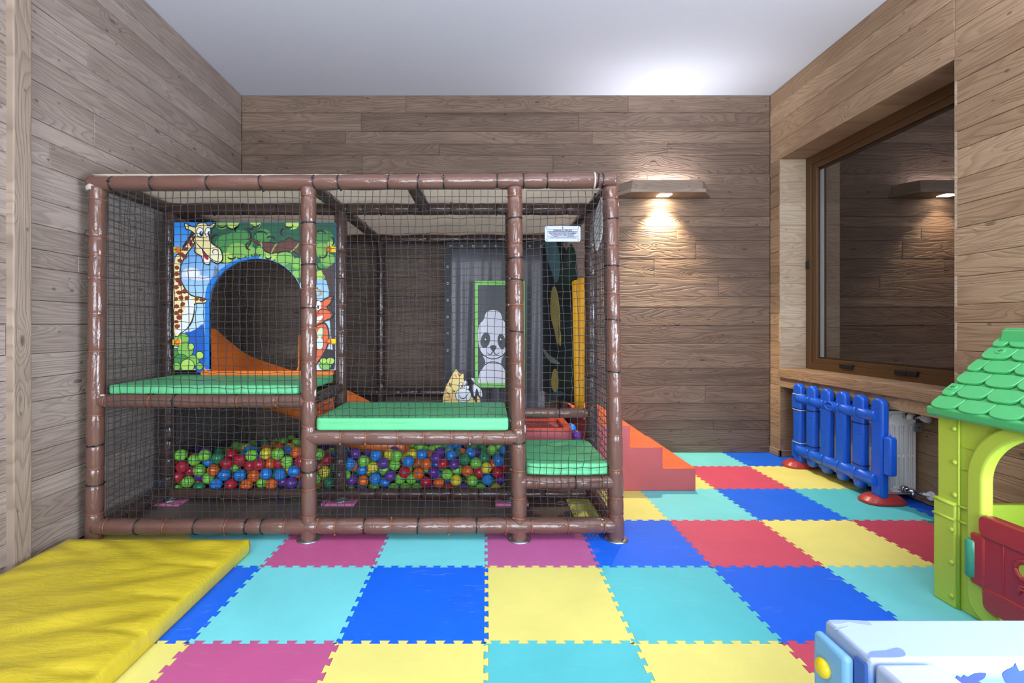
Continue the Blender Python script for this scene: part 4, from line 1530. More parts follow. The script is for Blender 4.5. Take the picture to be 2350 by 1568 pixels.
def top_at(xy):
    """height at which a ball dropped at each xy comes to rest on the balls below"""
    if nb == 0:
        return np.full(len(xy), BR - 0.012)
    d2 = ((xy[:, None, :] - pos[None, :nb, :2]) ** 2).sum(-1)
    h = np.where(d2 < (2 * BR) ** 2, pos[None, :nb, 2] + np.sqrt(np.maximum((2 * BR) ** 2 - d2, 0)), BR - 0.012)
    return h.max(1)


def level(xy):
    x, y = xy[:, 0], xy[:, 1]
    f = (y - by0) / (by1 - by0)
    l = 0.375 - 0.10 * f - 0.10 * f * np.clip((-1.5 - x) / 0.8, 0, 1)
    l = l - 0.035 * np.clip((x + 1.1) / 0.3, 0, 1) * (1 - f)
    blocked = (x > -1.62) & (x < -0.63) & (y > 3.82) & (y < 4.54)
    blocked |= (x > -1.02) & (y < 3.562 + BR)
    blocked |= (x > 0.19) & (x < 0.72) & (y > 3.57) & (y < 4.07)
    return np.where(blocked, 0.0, l)


fails = 0
while nb < 2600 and fails < 260:
    cand = np.stack([rng.uniform(bx0, bx1, 24), rng.uniform(by0, by1, 24)], 1)
    if rng.random() < 0.35:
        cand[:, 1] = rng.uniform(by0, by0 + 0.12, 24)
    h = top_at(cand)
    h = h - np.where(level(cand) > 0, 0, -9)
    i = int(np.argmin(h))
    c, z = cand[i], h[i]
    for step in (0.02, 0.01, 0.005):
        loc = np.clip(c + rng.normal(0, step, (10, 2)), (bx0, by0), (bx1, by1))
        hh = top_at(loc) + np.where(level(loc) > 0, 0, 9)
        j = int(np.argmin(hh))
        if hh[j] < z:
            c, z = loc[j], hh[j]
    if z + BR > level(c[None])[0]:
        fails += 1
        continue
    fails = 0
    pos[nb] = (c[0], c[1], z)
    nb += 1
pos = pos[:nb]
# which balls the camera sees: coarse depth buffer on the photograph's grid
sx = (VX + pos[:, 0] * F / pos[:, 1]) / 3
sy = (VY + (CAM_H - pos[:, 2]) * F / pos[:, 1]) / 3
sr = BR * F / pos[:, 1] / 3
zb = np.full((530, 800), -1, int)
db = np.full((530, 800), 1e9)
for i in np.argsort(-pos[:, 1]):
    r_ = int(sr[i]) + 1
    ix, iy = int(sx[i]), int(sy[i])
    for yy in range(max(0, iy - r_), min(530, iy + r_ + 1)):
        for xx in range(max(0, ix - r_), min(800, ix + r_ + 1)):
            if (xx - sx[i]) ** 2 + (yy - sy[i]) ** 2 < sr[i] ** 2:
                zb[yy, xx] = i
vis = np.bincount(zb[zb >= 0].ravel(), minlength=nb)
# balls behind pads and posts count less
order = np.argsort(-(vis + 0.0))
named = [int(i) for i in order[:300] if vis[i] > 4]
# of the rest keep those near the surface; the deep ones cannot be seen from anywhere
lv = level(pos[:, :2])
near = (vis > 0) | (pos[:, 2] > lv - 0.17) | (pos[:, 1] < by0 + 0.16)
rest = [i for i in range(nb) if near[i] and i not in set(named)]
BALLC = [('light green', (126, 204, 74), .30), ('blue', (36, 132, 226), .20), ('orange', (226, 104, 34), .13), ('purple', (98, 50, 152), .13),
         ('red', (190, 34, 54), .10), ('dark green', (38, 136, 88), .07), ('yellow', (222, 206, 54), .07)]
bmats = []
for n_, c, w_ in BALLC:
    k = plain('ball_' + n_.replace(' ', '_'), rgb(*c), 0.28, grain=0.03, gscale=20)
    nt = k.node_tree.nodes['Principled BSDF']
    nt.inputs['Subsurface Weight'].default_value = 0.0
    bmats.append(k)


def ico(sub, mats, name):
    bm = bmesh.new()
    bmesh.ops.create_icosphere(bm, subdivisions=sub, radius=BR)
    for f in bm.faces:
        f.smooth = True
    me = bpy.data.meshes.new(name)
    bm.to_mesh(me)
    bm.free()
    for m_ in mats:
        me.materials.append(m_)
    return me


bmesh_c = [ico(3, [m_], 'pit_ball') for m_ in bmats]
cum = np.cumsum([w_ for _, _, w_ in BALLC])
colr = np.searchsorted(cum, rng.random(nb) * cum[-1])
for i in named:
    c = int(colr[i])
    o = link('pit_ball', bmesh_c[c], None, pos[i])
    bx, by, bz = pos[i]
    bay = 'left of the second post' if bx < -1.15 else 'just right of the second post' if bx < -0.5 else 'near the third post'
    where = ' at the floor, ' if bz < 0.08 else ' on top of the pile, ' if bz > lv[i] - 0.10 else ' in the pile front, '
    tag(o, BALLC[c][0] + ' ball ' + where + bay, 'ball', BALLC[c][0] + ' balls in the ball pit')
extra = []
b_ico = ico(2, [], 'tmp')
va = np.array([v.co[:] for v in b_ico.vertices])
fa = np.array([p.vertices[:] for p in b_ico.polygons])
vv = np.concatenate([va + pos[i] for i in rest])
ff = np.concatenate([fa + k * len(va) for k in range(len(rest))])
me = bpy.data.meshes.new('pit_balls')
me.vertices.add(len(vv)); me.vertices.foreach_set('co', vv.ravel())
me.loops.add(ff.size); me.loops.foreach_set('vertex_index', ff.ravel().astype(np.int32))
me.polygons.add(len(ff)); me.polygons.foreach_set('loop_start', np.arange(0, ff.size, 3, dtype=np.int32))
me.polygons.foreach_set('use_smooth', np.ones(len(ff), bool))
me.update(calc_edges=True)
for m_ in bmats:
    me.materials.append(m_)
me.polygons.foreach_set('material_index', np.repeat([int(colr[i]) for i in rest], len(fa)).astype(np.int32))
o = link('pit_balls', me)
tag(o, 'deeper mixed coloured plastic balls filling the rest of the ball pit', 'balls', kind='stuff')
# loose balls lying behind the landing block
for (px, py, Yb, c, lab) in ((1226, 976, 4.12, 6, 'yellow plastic ball behind the red foam block'), (1246, 976, 4.13, 3, 'purple plastic ball between a yellow and a green ball behind the red foam block'),
                             (1264, 976, 4.12, 0, 'light green plastic ball behind the red foam block'), (1309, 984, 3.80, 1, 'blue plastic ball to the right of the red foam block'),
                             (1321, 1000, 3.70, 3, 'purple plastic ball beside the red foam block, below a blue one')):
    z = PZ(py, Yb)
    o = link('pit_ball', bmesh_c[c], None, (PX(px, Yb), Yb, z))
    tag(o, lab, 'ball', 'loose balls by the foam block')

# ------------------------------------------------------------------ yellow gym mat
ym = MB()
mx0, mx1, my0, my1, mh = -2.345, -1.335, 0.62, 2.640, 0.093
NX, NY = 70, 130
vs = []
for j in range(NY + 1):
    for i in range(NX + 1):
        u, v = i / NX, j / NY
        x, y = mx0 + (mx1 - mx0) * u, my0 + (my1 - my0) * v
        e = min(1, min(u, 1 - u) / 0.05) * min(1, min(v, 1 - v) / 0.03)
        # creases running away from the right edge and fanning at the far end
        a = mnoise.noise((x * 1.6 + y * 1.2, y * 9.0 - x * 3.2, 0.3)) * 0.013
        fan = math.exp(-((v - 0.97) / 0.09) ** 2)
        b = math.sin((x * 16 + y * 34) + 3 * mnoise.noise((x * 3, y * 3, 1))) * 0.006 * fan
        pull = 0.0
        for yk in (0.9, 1.2, 1.42, 1.62, 1.83, 2.07, 2.33):
            pull -= 0.014 * math.exp(-((y - yk - (1 - u) * 0.10) / 0.018) ** 2) * math.exp(-((1 - u) / 0.22) ** 2)
        sg_ = 0.004 * mnoise.noise((x * 1.2, y * 1.5, 4.0))
        drop = -0.010 * (1 - e)
        vs.append((x, y, mh + (a + b) * (0.25 + 0.75 * e) + pull * (0.3 + 0.7 * e) + sg_ + drop))
top_n = len(vs)
fs = [(j * (NX + 1) + i, j * (NX + 1) + i + 1, (j + 1) * (NX + 1) + i + 1, (j + 1) * (NX + 1) + i) for j in range(NY) for i in range(NX)]
bord = [i for i in range(NX + 1)] + [(j) * (NX + 1) + NX for j in range(1, NY + 1)] + [NY * (NX + 1) + i for i in range(NX - 1, -1, -1)] + [j * (NX + 1) for j in range(NY - 1, 0, -1)]
prev = bord
for (zz, off) in ((0.072, 0.006), (0.045, 0.009), (0.015, 0.006), (0.0015, 0.0)):
    row = []
    for k in bord:
        x, y, _ = vs[k]
        ox = off * ((x > mx1 - 1e-6) - (x < mx0 + 1e-6)) + 0.003 * mnoise.noise((x * 6, y * 6, zz * 20)) * (zz > 0.01)
        oy = off * ((y > my1 - 1e-6) - (y < my0 + 1e-6))
        row.append(len(vs))
        vs.append((x + ox, y + oy, zz))
    nbd = len(bord)
    for q in range(nbd):
        q2 = (q + 1) % nbd
        fs.append((prev[q2], prev[q], row[q], row[q2]))
    prev = row
fs.append(tuple(prev[::-1]))
ym.add(vs, fs, 0, True)
o = ym.build('gym_mat', M['mat_yellow'])
tag(o, 'thick creased yellow vinyl gym mat lying on the floor by the left wall', 'mat')

# ------------------------------------------------------------------ wall lamp
wl = empty('wall_lamp', (1.772, YB, 2.65), 'wooden shelf-shaped wall lamp with chamfered ends shining up and down', 'lamp')


def hexa(yb_, yf, hb, hf, z0, z1, cx_=1.772):
    return [(cx_ - hb, yb_), (cx_ - hf, yf), (cx_ + hf, yf), (cx_ + hb, yb_)]


m = MB()
slab = hexa(YB - 0.002, 4.575, 0.505, 0.364, 0, 0)
m.prism(slab, lambda u, v, d: (u, v, d), 2.586, 2.622)
m.build('bottom_board', M['wood_lamp'], wl, bevel=0.003)
# hollow box above: front board and two slanting ends
bxo = hexa(YB - 0.002, 4.60, 0.470, 0.345, 0, 0)
bxi = hexa(YB - 0.002, 4.62, 0.445, 0.333, 0, 0)
for a, b in ((1, 2), (0, 1), (2, 3)):
    MB().prism([bxo[a], bxo[b], bxi[b], bxi[a]], lambda u, v, d: (u, v, d), 2.622, 2.712).build('front_board' if (a, b) == (1, 2) else 'end_board', M['wood_lamp'], wl, bevel=0.002)
MB().box((1.712, 4.640, 2.5835), (1.832, 4.735, 2.5865)).build('light_panel', M['led'], wl)
light('wall_lamp_downlight', 'SPOT', (1.772, 4.690, 2.575), (math.radians(-3), 0, 0), 330, (1.0, 0.80, 0.52), 0.03, None, math.radians(98), 0.75)
light('wall_lamp_uplight', 'AREA', (1.772, 4.70, 2.640), (PI, 0, 0), 16, (0.97, 0.97, 1.0), 0.55, 0.10)

# ------------------------------------------------------------------ radiator
rad = empty('radiator', (3.03, 3.85, 0.05), 'white column radiator under the window behind the blue fence', 'radiator')
RX0, RX1 = 2.925, 3.125
sec = MB()
for i in range(5):
    x = RX0 + 0.018 + (RX1 - RX0 - 0.036) * i / 4
    sec.tube([(x, 0, 0.10), (x, 0, 0.13), (x, 0, 0.36), (x, 0, 0.59), (x, 0, 0.63)], [0.012, 0.0165, 0.0165, 0.0165, 0.012], 10)
    sec.tube([(x - 0.02, 0, 0.355), (x + 0.02, 0, 0.355)], 0.010, 8)


def stadium(x0, x1, z0, z1, r, n=6):
    pts = []
    for (cx_, cz_, a) in ((x1 - r, z1 - r, 0), (x0 + r, z1 - r, 90), (x0 + r, z0 + r, 180), (x1 - r, z0 + r, 270)):
        for k in range(n):
            an = math.radians(a + 90 * k / (n - 1))
            pts.append((cx_ + r * math.cos(an), cz_ + r * math.sin(an)))
    return pts


for (za, zb_) in ((0.05, 0.125), (0.595, 0.665)):
    sec.prism(stadium(RX0, RX1, za, zb_, 0.028), lambda u, v, d: (u, d, v), -0.021, 0.021, 0, True)
sme = sec.mesh('radiator_section', M['rad_white'], ((RX0 + RX1) / 2, 0, 0.36))
for i in range(17):
    o = link('radiator_section', sme, rad, ((RX0 + RX1) / 2, 3.525 + i * 0.0450, 0.36))
# raised outline on the end section
m = MB()
lo = stadium(RX0 + 0.012, RX1 - 0.006, 0.075, 0.64, 0.02)
li = stadium(RX0 + 0.019, RX1 - 0.013, 0.082, 0.633, 0.015)
m.ring(lo, li, lambda u, v, d: (u, d, v), 3.424 - 0.006, 3.424 + 0.012)
m.build('end_rim', M['rad_white'], rad)
ep = MB()
edges = [RX0 + 0.004] + [e for i in range(5) for e in (RX0 + 0.031 + i * 0.0335, RX0 + 0.049 + i * 0.0335)] + [RX1 - 0.002]
for i in range(0, len(edges), 2):
    ep.box((edges[i], 3.434, 0.10), (edges[i + 1], 3.452, 0.565))
ep.box((RX0 + 0.004, 3.434, 0.052), (RX1 - 0.002, 3.452, 0.1075))
ep.box((RX0 + 0.004, 3.434, 0.557), (RX1 - 0.002, 3.452, 0.662))
ep.build('end_plate', M['rad_white'], rad, bevel=0.003)
for i in range(5):
    xs = RX0 + 0.040 + i * 0.0335
    a_, b_ = stadium(xs - 0.0125, xs + 0.0125, 0.10, 0.565, 0.012), stadium(xs - 0.0075, xs + 0.0075, 0.107, 0.558, 0.007)
    MB().ring(a_, b_, lambda u, v, d: (u, d, v), 3.416, 3.436).build('slot_rim', M['rad_white'], rad)
    MB().ball((xs, 3.424, 0.335), 1.0, 8, 6, 0, (0.009, 0.008, 0.012)).build('slot_bridge', M['rad_white'], rad)
vx = PX(2084, 3.40)
v = MB()
v.tube([(vx - 0.02, 3.425, 0.100), (vx - 0.02, 3.395, 0.100)], 0.026, 14)
v.tube([(vx - 0.02, 3.40, 0.100), (vx + 0.02, 3.37, 0.092), (vx + 0.06, 3.36, 0.084)], [0.016, 0.016, 0.013], 12)
v.tube([(vx + 0.01, 3.372, 0.088), (vx + 0.01, 3.372, 0.06)], 0.012, 10)
v.build('valve', M['chrome'], rad)
MB().tube([(vx + 0.06, 3.36, 0.084), (XN - 0.002, 3.335, 0.076)], 0.010, 10).build('supply_pipe', M['rad_white'], rad)
MB().tube([(XN - 0.022, 3.335, 0.076), (XN - 0.004, 3.335, 0.076)], [0.030, 0.034], 18).build('wall_rosette', M['rad_white'], rad)
v = MB()
v.tube([(vx, 3.425, 0.628), (vx, 3.39, 0.628)], 0.020, 12)
v.tube([(vx + 0.02, 3.41, 0.618), (vx + 0.06, 3.40, 0.616)], 0.012, 10)
v.build('valve', M['chrome'], rad)
MB().ball((vx - 0.002, 3.385, 0.628), 0.024, 12, 8, 0, (1, 0.6, 1)).build('valve_cap', M['rad_white'], rad)
MB().tube([(vx + 0.06, 3.40, 0.616), (XN - 0.05, 3.37, 0.630)], 0.009, 10).build('supply_pipe', M['rad_white'], rad)
MB().tube([(XN - 0.05, 3.37, 0.625), (XN - 0.03, 3.365, 0.622), (XN - 0.003, 3.36, 0.618)], [0.02, 0.03, 0.034], 16).build('wall_rosette', M['rad_white'], rad)
MB().box((RX1 - 0.02, 3.405, 0.515), (XN - 0.002, 3.420, 0.580)).build('wall_bracket', M['alu'], rad)
MB().box((RX1 + 0.002, 3.402, 0.544), (RX1 + 0.014, 3.406, 0.550)).build('bracket_slot', M['black'], rad)

# ------------------------------------------------------------------ blue picket fence
fe = empty('toy_fence', (2.86, 3.84, 0), 'blue plastic toy picket fence on two red feet before the radiator', 'fence')
XFN = 2.845
ypk = [4.275, 4.1004, 3.9258, 3.7512, 3.5766, 3.402]
for i, y in enumerate(ypk):
    end = i in (0, 5)
    zb0 = 0.045 if end else 0.055
    hw = 0.052
    pts = [(y - hw * (0.86 if not end else 0.95), zb0), (y + hw * (0.86 if not end else 0.95), zb0)]
    if not end:
        pts = [(y - hw * 0.6, zb0), (y + hw * 0.6, zb0), (y + hw, zb0 + 0.05)]
        pts = [(y - hw, zb0 + 0.05)] + pts
    pts += [(y + hw * math.cos(a), 0.710 + hw * math.sin(a)) for a in [PI * k / 12 for k in range(13)]]
    dd = 0.030
    MB().prism(pts, lambda u, v, d: (XFN + d, u, v), -dd, dd, 0, True).build('picket', M['fence_blue'], fe, bevel=0.018, segs=3, angle=50)
for z, r_ in ((0.622, 0.044), (0.155, 0.050)):
    for a, b in zip(ypk[:-1], ypk[1:]):
        pts = [(XFN, a + (b - a) * t, z - 0.012 * math.sin(PI * t) + 0.010) for t in [k / 8 for k in range(9)]]
        MB().tube(pts, [r_ * (1.06 - 0.10 * math.sin(PI * k / 8)) for k in range(9)], 14).build('rail', M['fence_blue'], fe)
# oval grip between two pickets
yc = (ypk[2] + ypk[3]) / 2 + 0.012
pts = [(XFN - 0.041, yc + 0.046 * math.cos(a), 0.628 + 0.030 * math.sin(a)) for a in [2 * PI * k / 20 for k in range(21)]]
MB().tube(pts, 0.008, 8, up=(1, 0, 0)).build('oval_grip', M['fence_blue'], fe)
# hook socket on the near end, slot on the far end
MB().prism(stadium(3.285, 3.345, 0.225, 0.50, 0.018), lambda u, v, d: (XFN + d, u, v), -0.028, 0.028, 0, True).build('end_connector', M['fence_blue'], fe, bevel=0.014, segs=3)
MB().ball((XFN, 3.322, 0.505), 0.012, 10, 6).build('connector_pin', M['fence_blue'], fe)
MB().prism(stadium(4.30, 4.352, 0.075, 0.24, 0.015), lambda u, v, d: (XFN + d, u, v), -0.024, 0.024, 0, True).build('end_connector', M['fence_blue'], fe, bevel=0.01)
MB().prism(stadium(4.30, 4.352, 0.52, 0.66, 0.015), lambda u, v, d: (XFN + d, u, v), -0.024, 0.024, 0, True).build('end_connector', M['fence_blue'], fe, bevel=0.01)
for y, z, c in ((ypk[0], 0.665, 'tie_white'), (ypk[0], 0.535, 'tie_black'), (ypk[0], 0.525, 'tie_white'), (ypk[1], 0.545, 'tie_black'), (ypk[4], 0.548, 'tie_black'), (ypk[1], 0.235, 'tie_black'), (ypk[4], 0.232, 'tie_black'), (ypk[0], 0.228, 'tie_white')):
    lo = stadium(y - 0.056, y + 0.056, -0.034, 0.034, 0.016)
    m = MB()
    m.ring([(a, b) for a, b in lo], [(y + (a - y) * 0.95, b * 0.93) for a, b in lo], lambda u, v, d: (XFN + v, u, z + d), -0.003, 0.003)
    m.build('cable_tie', M[c], fe)
for (yf_, xf_) in ((4.300, 2.865), (3.425, 2.880)):
    m = MB()
    layers = [(0.0, 1.0), (0.018, 1.0), (0.045, 0.80), (0.055, 0.70), (0.058, 0.5)]
    vs, fs = [], []
    for z, s in layers:
        for k in range(28):
            a = 2 * PI * k / 28
            ca, sa = math.cos(a), math.sin(a)
            vs.append((xf_ + 0.150 * s * math.copysign(abs(ca) ** 0.75, ca), yf_ + 0.095 * s * math.copysign(abs(sa) ** 0.75, sa), z))
    for i in range(4):
        for k in range(28):
            k2 = (k + 1) % 28
            fs.append((i * 28 + k, i * 28 + k2, (i + 1) * 28 + k2, (i + 1) * 28 + k))
    fs.append(tuple(4 * 28 + k for k in range(28)))
    fs.append(tuple(range(27, -1, -1)))
    m.add(vs, fs, 0, True)
    m.build('foot', M['foot_red'], fe, bevel=0.006, segs=2)
# moulded bark marks: small raised ticks
m = MB()
rk = random.Random(9)
for y in ypk:
    for z in (0.12, 0.30, 0.36, 0.44, 0.47, 0.50, 0.66):
        yy = y + rk.uniform(-0.025, 0.025)
        zz = z + rk.uniform(-0.03, 0.03)
        m.tube([(XFN - 0.0295, yy - 0.010, zz), (XFN - 0.0315, yy, zz + 0.005), (XFN - 0.0295, yy + 0.010, zz - 0.001)], 0.0022, 5)
tag(m.build('bark_marks', M['fence_blue'], fe), kind='stuff')

# ------------------------------------------------------------------ playhouse
ph = empty('playhouse', (2.47, 1.68, 0), 'lime green plastic playhouse with a green shingle roof and red half door', 'playhouse')
HX0, HX1, HY0, HY1 = 2.14, 2.80, 1.14, 2.222
XW = HX0


def xside(x):
    return lambda u, v, d: (x + d, u, v)


# door side: wall with a rounded opening
oc = (1.684, 0.44)
Ny = 64


def open_loop(hw, hz0, hz1, r):
    pts = []
    for (cu, cv, a) in ((oc[0] + hw - r, hz1 - r, 0), (oc[0] - hw + r, hz1 - r, 90), (oc[0] - hw + 0.09, hz0 + 0.09, 180), (oc[0] + hw - 0.09, hz0 + 0.09, 270)):
        rr2 = r if a < 180 else 0.09
        for k in range(16):
            an = math.radians(a + 6 * k)
            pts.append((cu + rr2 * math.cos(an), cv + rr2 * math.sin(an)))
    return pts


def rect_loop(pts, u0, v0, u1, v1):
    out = []
    for u, v in pts:
        du, dv = u - oc[0], v - oc[1]
        s = min((u1 - oc[0]) / du if du > 1e-9 else 1e9, (u0 - oc[0]) / du if du < -1e-9 else 1e9, (v1 - oc[1]) / dv if dv > 1e-9 else 1e9, (v0 - oc[1]) / dv if dv < -1e-9 else 1e9)
        out.append((oc[0] + du * s, oc[1] + dv * s))
    return out


inner = open_loop(0.328, 0.055, 0.842, 0.235)
trim_o = open_loop(0.398, 0.010, 0.900, 0.29)
outer_l = rect_loop(inner, HY0, 0.0, HY1 - 0.03, 0.905)
MB().ring(outer_l, [(oc[0] + (u - oc[0]) * 1.012, oc[1] + (v - oc[1]) * 1.010) for u, v in inner], xside(XW), 0.0, 0.03).build('door_wall', M['house_lime'], ph, bevel=0.004)
MB().ring(trim_o, inner, xside(XW), -0.020, 0.034).build('arch_trim', M['house_lime'], ph, bevel=0.012, segs=3)
# corner post with lower sleeve, ridges and rivets
MB().box((XW - 0.010, 2.125, 0.0), (XW + 0.05, HY1, 0.885)).build('corner_panel', M['house_lime'], ph, bevel=0.006)
MB().box((XW - 0.020, 2.130, 0.0), (XW + 0.05, HY1 + 0.010, 0.478)).build('corner_sleeve', M['house_lime'], ph, bevel=0.006)
for z in (0.468, 0.400):
    MB().tube([(XW - 0.020, 2.128, z), (XW - 0.020, HY1 + 0.010, z), (XW + 0.04, HY1 + 0.012, z)], 0.006, 8).build('ridge', M['house_lime'], ph)
    MB().tube([(XW - 0.010, 2.125, z), (XW - 0.004, 2.080, z)], 0.005, 8).build('ridge', M['house_lime'], ph)
MB().tube([(XW - 0.009, 2.122, 0.0), (XW - 0.009, 2.122, 0.885)], 0.0045, 8).build('ridge', M['house_lime'], ph)
for (z, yy, xx) in ((0.812, 2.140, -0.012), (0.660, 2.138, -0.012), (0.512, 2.138, -0.012), (0.353, 2.142, -0.022), (0.203, 2.142, -0.022), (0.052, 2.142, -0.022)):
    MB().ball((XW + xx, yy, z), 0.0115, 10, 8, 0, (0.8, 1, 1)).build('rivet', M['house_lime'], ph)
for (z) in (0.74, 0.64):
    MB().box((XW - 0.005, 2.04 if z > 0.7 else 2.09, z - 0.003), (XW + 0.002, 2.115, z + 0.003)).build('plank_line', M['house_lime'], ph)
# gables and rear side
for y in (HY1 - 0.03, HY0):
    MB().box((HX0 + 0.02, y, 0.0), (HX1, y + 0.03, 0.445)).build('gable_wall', M['house_lime'], ph, bevel=0.006)
    MB().prism([(HX0, 0.79), (HX1, 0.79), (HX1, 0.88), ((HX0 + HX1) / 2, 1.20), (HX0, 0.88)], lambda u, v, d: (u, d, v), y, y + 0.03).build('gable_top', M['house_lime'], ph, bevel=0.004)
    MB().box((HX1 - 0.08, y, 0.44), (HX1, y + 0.03, 0.80)).build('gable_post', M['house_lime'], ph, bevel=0.004)
    MB().box((HX0, y, 0.44), (HX0 + 0.05, y + 0.03, 0.80)).build('gable_post', M['house_lime'], ph, bevel=0.004)
MB().ring(rect_loop(inner, HY0, 0.0, HY1, 0.905), [(oc[0] + (u - oc[0]) * 0.9, max(v, 0.44)) for u, v in inner], xside(HX1 - 0.03), 0.0, 0.03).build('rear_wall', M['house_lime'], ph)
# roof slopes
EX, EZ, RXm, RZ = 2.100, 0.893, 2.47, 1.245
ry0, ry1 = 1.10, 2.238
dv_ = Vector((RXm - EX, 0, RZ - EZ))
SL = dv_.length
tvec = dv_.normalized()                # up the slope
nvec = Vector((-tvec.z, 0, tvec.x))    # outwards
for sgn in (1, -1):
    def sl(u, v, d, sgn=sgn):
        p = Vector((EX, u, EZ)) + tvec * v + nvec * d
        return (p.x if sgn > 0 else 2 * RXm - p.x, p.y, p.z)
    MB().prism([(ry0, 0.0), (ry1, 0.0), (ry1, SL), (ry0, SL)], sl, -0.03, 0.0).build('roof_slope', M['house_green'], ph, bevel=0.006)
    # fascia with a rounded nose
    fx = EX if sgn > 0 else 2 * RXm - EX
    MB().box((fx - 0.012, ry0, EZ - 0.034), (fx + 0.030, ry1 + 0.004, EZ + 0.012)).build('eave_fascia', M['house_green'], ph, bevel=0.014, segs=3)
sw, srow = 0.128, SL / 6.2
sh = MB()
ol = [(-sw / 2 * 0.985, srow * 1.02)] + [(-sw / 2 * 0.99 * math.copysign(abs(math.cos(a)) ** 0.78, math.cos(a)), 0.050 - 0.050 * math.sin(a) ** 0.78) for a in [PI * k / 16 for k in range(17)]] + [(sw / 2 * 0.985, srow * 1.02)]
sh.prism(ol, lambda u, v, d: (u, v, d * (1.0 - 0.55 * v / (srow))), 0.0, 0.017, 0, True)
sh_me = sh.mesh('shingle', M['house_green'])
for p in sh_me.polygons:
    p.use_smooth = True
sh_me.set_sharp_from_angle(angle=math.radians(50))
sh_half = None
for sgn in (1, -1):
    for rix in range(6):
        v0 = -0.004 + rix * srow
        off = 0.0 if rix % 2 == 0 else sw / 2
        k = 0
        y = ry1 - sw / 2 - 0.004 - off
        ycs = []
        while y > ry0 + sw / 2 - 0.01:
            ycs.append((y, 1.0)); y -= sw
        if off:
            ycs.insert(0, (ry1 - sw / 4 - 0.003, 0.5))
        for (yc_, wsc) in ycs:
            tv = Vector((tvec.x * sgn, 0, tvec.z))
            nv = Vector((nvec.x * sgn, 0, nvec.z))
            ex = tv.cross(nv)
            org = Vector((EX if sgn > 0 else 2 * RXm - EX, yc_, EZ)) + tv * v0 + nv * 0.001
            Mx = Matrix(((ex.x * wsc, tv.x, nv.x, org.x), (ex.y * wsc, tv.y, nv.y, org.y), (ex.z * wsc, tv.z, nv.z, org.z), (0, 0, 0, 1)))
            o = bpy.data.objects.new('shingle', sh_me)
            COL.objects.link(o)
            o.parent = ph
            o.matrix_basis = wm(ph).inverted() @ Mx
            if sgn > 0:
                md = o.modifiers.new('round', 'BEVEL'); md.width = 0.005; md.segments = 2; md.limit_method = 'ANGLE'; md.angle_limit = math.radians(50)
# ridge cap
MB().prism([(RXm - 0.062, RZ - 0.050), (RXm - 0.045, RZ + 0.018), (RXm - 0.030, RZ + 0.026), (RXm + 0.030, RZ + 0.026), (RXm + 0.045, RZ + 0.018), (RXm + 0.062, RZ - 0.050)],
           lambda u, v, d: (u, d, v), ry0 + 0.01, ry1 - 0.022).build('ridge_cap', M['house_green'], ph, bevel=0.008, segs=3)
MB().tube([(RXm, 2.10, RZ + 0.022), (RXm, 2.10, RZ + 0.028)], 0.016, 14).build('roof_screw', M['house_dark'], ph)
for (vv_, yy) in ((srow * 1.60, 2.205), (srow * 4.62, 2.165)):
    c = Vector((EX, yy, EZ)) + tvec * vv_
    s = MB()
    s.tube([c + nvec * 0.008, c + nvec * 0.0165], 0.018, 16)
    so = s.build('roof_screw', M['house_green'], ph)
    x_ = MB()
    p = c + nvec * 0.017
    for (a, b) in ((tvec, Vector((0, 1, 0))), (Vector((0, 1, 0)), tvec)):
        x_.add([p + a * 0.011 + b * 0.002, p - a * 0.011 + b * 0.002, p - a * 0.011 - b * 0.002, p + a * 0.011 - b * 0.002], [(0, 1, 2, 3)])
    x_.build('screw_cross', M['house_dark'], so)
# red half door
dr = empty('door', (0, 0, 0), None, None)
dr.parent = ph
dr.matrix_basis = wm(ph).inverted() @ Matrix.Translation((XW - 0.02, 1.69, 0.1))
DRD = M['foot_red']
MB().prism(stadium(1.365, 2.006, 0.085, 0.470, 0.03), xside(XW - 0.012), -0.018, 0.018, 0, True).build('door_leaf', DRD, dr, bevel=0.008, segs=3)
MB().prism(stadium(1.358, 2.012, 0.385, 0.476, 0.028), xside(XW - 0.012), -0.028, 0.024, 0, True).build('door_rail', DRD, dr, bevel=0.008, segs=3)
MB().prism(stadium(1.37, 2.000, 0.078, 0.175, 0.028), xside(XW - 0.012), -0.024, 0.020, 0, True).build('door_rail', DRD, dr, bevel=0.008, segs=3)
for y in (1.92, 1.78, 1.62, 1.48):
    MB().box((XW - 0.033, y - 0.003, 0.17), (XW - 0.028, y + 0.003, 0.39)).build('door_rib', DRD, dr, bevel=0.002)
pts = [(XW - 0.031, 1.838 + 0.036 * math.cos(a), 0.318 + 0.036 * math.sin(a)) for a in [2 * PI * k / 24 for k in range(25)]]
MB().tube(pts, 0.009, 8, up=(1, 0, 0)).build('hole_ring', DRD, dr)
MB().tube([(XW - 0.026, 1.838, 0.318), (XW - 0.0305, 1.838, 0.318)], 0.030, 20).build('hole_backdrop', M['house_lime'], dr)  # added lime disc standing in for the house interior behind the hole
text('F', 0, 0.232, 0.036, 0.024, DRD, dr, rot=(PI / 2, 0, -PI / 2), y=1.853, name='embossed_mark', bold=0.03, extrude=0.006)
bpy.context.view_layer.update()
o = [c for c in dr.children if c.name.startswith('embossed_mark')][0]
o.matrix_basis = wm(dr).inverted() @ (Matrix.Translation((XW - 0.0345, 1.855, 0.236)) @ Matrix.Rotation(-PI / 2, 4, 'Z') @ Matrix.Rotation(PI / 2, 4, 'X'))
MB().box((XW - 0.034, 1.990, 0.165), (XW + 0.0, 2.052, 0.385)).build('hinge_tab', DRD, dr, bevel=0.010, segs=3)
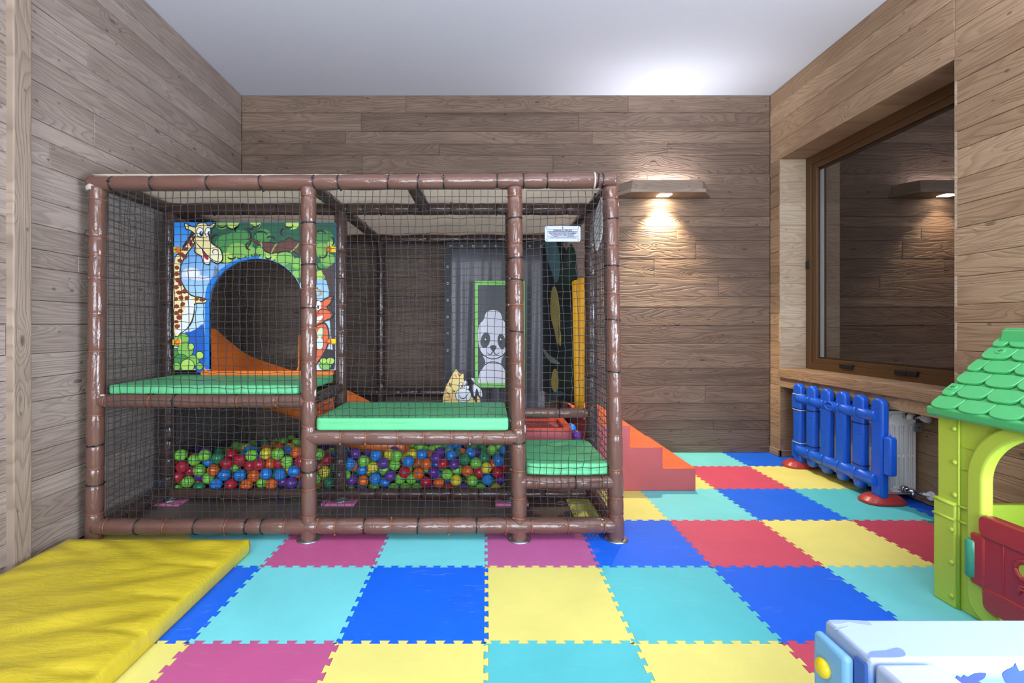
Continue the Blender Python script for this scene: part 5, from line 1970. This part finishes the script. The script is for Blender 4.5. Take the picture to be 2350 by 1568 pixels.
MB().tube([(XW - 0.026, 2.050, 0.190), (XW - 0.026, 2.050, 0.196), (XW - 0.026, 2.050, 0.346), (XW - 0.026, 2.050, 0.352)], [0.017, 0.022, 0.022, 0.017], 16).build('hinge_pin', M['house_teal'], dr)

# ------------------------------------------------------------------ foam ball-pool walls
PBZ = 0.45
grad_b = gradient('pale_blue_print', [(0.0, rgb(52, 98, 160)), (0.80, rgb(70, 120, 184)), (0.93, rgb(98, 144, 198)), (1.0, rgb(150, 168, 198))], 2, -0.225, 0.20, 0.4)
pb = empty('foam_pool_wall', (1.55, 1.25, 0), 'long pale blue foam ball-pool wall with dark blue leaf print before the playhouse', 'pool wall')
MB().box((0.955, 1.172, 0.0), (2.02, 1.330, PBZ)).build('wall_block', grad_b, pb, bevel=0.009, segs=3)
pr = MB(); pmats, pidx = [], {}
CURF = [lambda u, v, d: (PX(u, 1.172), 1.172 - d, PZ(v, 1.172))]
paint_at(catmull([(2192, 1568), (2196, 1550), (2206, 1556), (2212, 1549), (2222, 1554), (2236, 1546), (2262, 1545), (2256, 1558), (2244, 1564), (2254, 1570), (2246, 1600), (2200, 1600)], 2), (34, 62, 122), 0.0012, 0.002)
paint_at(catmull([(2300, 1546), (2312, 1536), (2326, 1530), (2330, 1522), (2338, 1540), (2350, 1538), (2362, 1530), (2372, 1540), (2366, 1562), (2340, 1570), (2312, 1570), (2304, 1558)], 2), (30, 66, 146), 0.0012, 0.002)
CURF = [lambda u, v, d: (PX(u, (CAM_H - PBZ) * F / (v - VY)), (CAM_H - PBZ) * F / (v - VY), PBZ + d)]
paint_at(catmull([(1902, 1424), (1950, 1424), (1990, 1427), (2000, 1436), (1975, 1433), (1950, 1429), (1935, 1432), (1915, 1432)], 3), (128, 146, 182), 0.0008, 0.0012)
paint_at(catmull([(1915, 1444), (1932, 1440), (1950, 1438), (1935, 1443), (1925, 1446)], 3), (128, 146, 182), 0.0008, 0.0012)
paint_at(catmull([(1992, 1506), (2000, 1496), (2030, 1494), (2046, 1490), (2060, 1487), (2074, 1494), (2078, 1505), (2060, 1509), (2000, 1509)], 3), (104, 124, 170), 0.0008, 0.0012)
pr.build('leaf_print', pmats, pb)
MB().box((0.9475, 1.178, 0.0), (0.9549, 1.212, 0.43)).build('end_seam', flat(58, 92, 168), pb)
fp = MB().box((0.925, 1.214, 0.0), (0.953, 1.334, 0.420)).build('end_flap', flat(116, 172, 212), pb, bevel=0.012, segs=3)
MB().ball((0.918, 1.285, 0.345), 0.025, 16, 10, 0, (0.6, 1, 1)).build('flap_knob', M['knob_yellow'], fp)
pb2 = MB().box((0.960, 0.35, 0.0), (1.120, 1.168, 0.444)).build('foam_pool_side', flat(164, 178, 208), bevel=0.014, segs=3)
tag(pb2, 'pale foam side wall of the ball pool running towards the camera', 'pool wall')
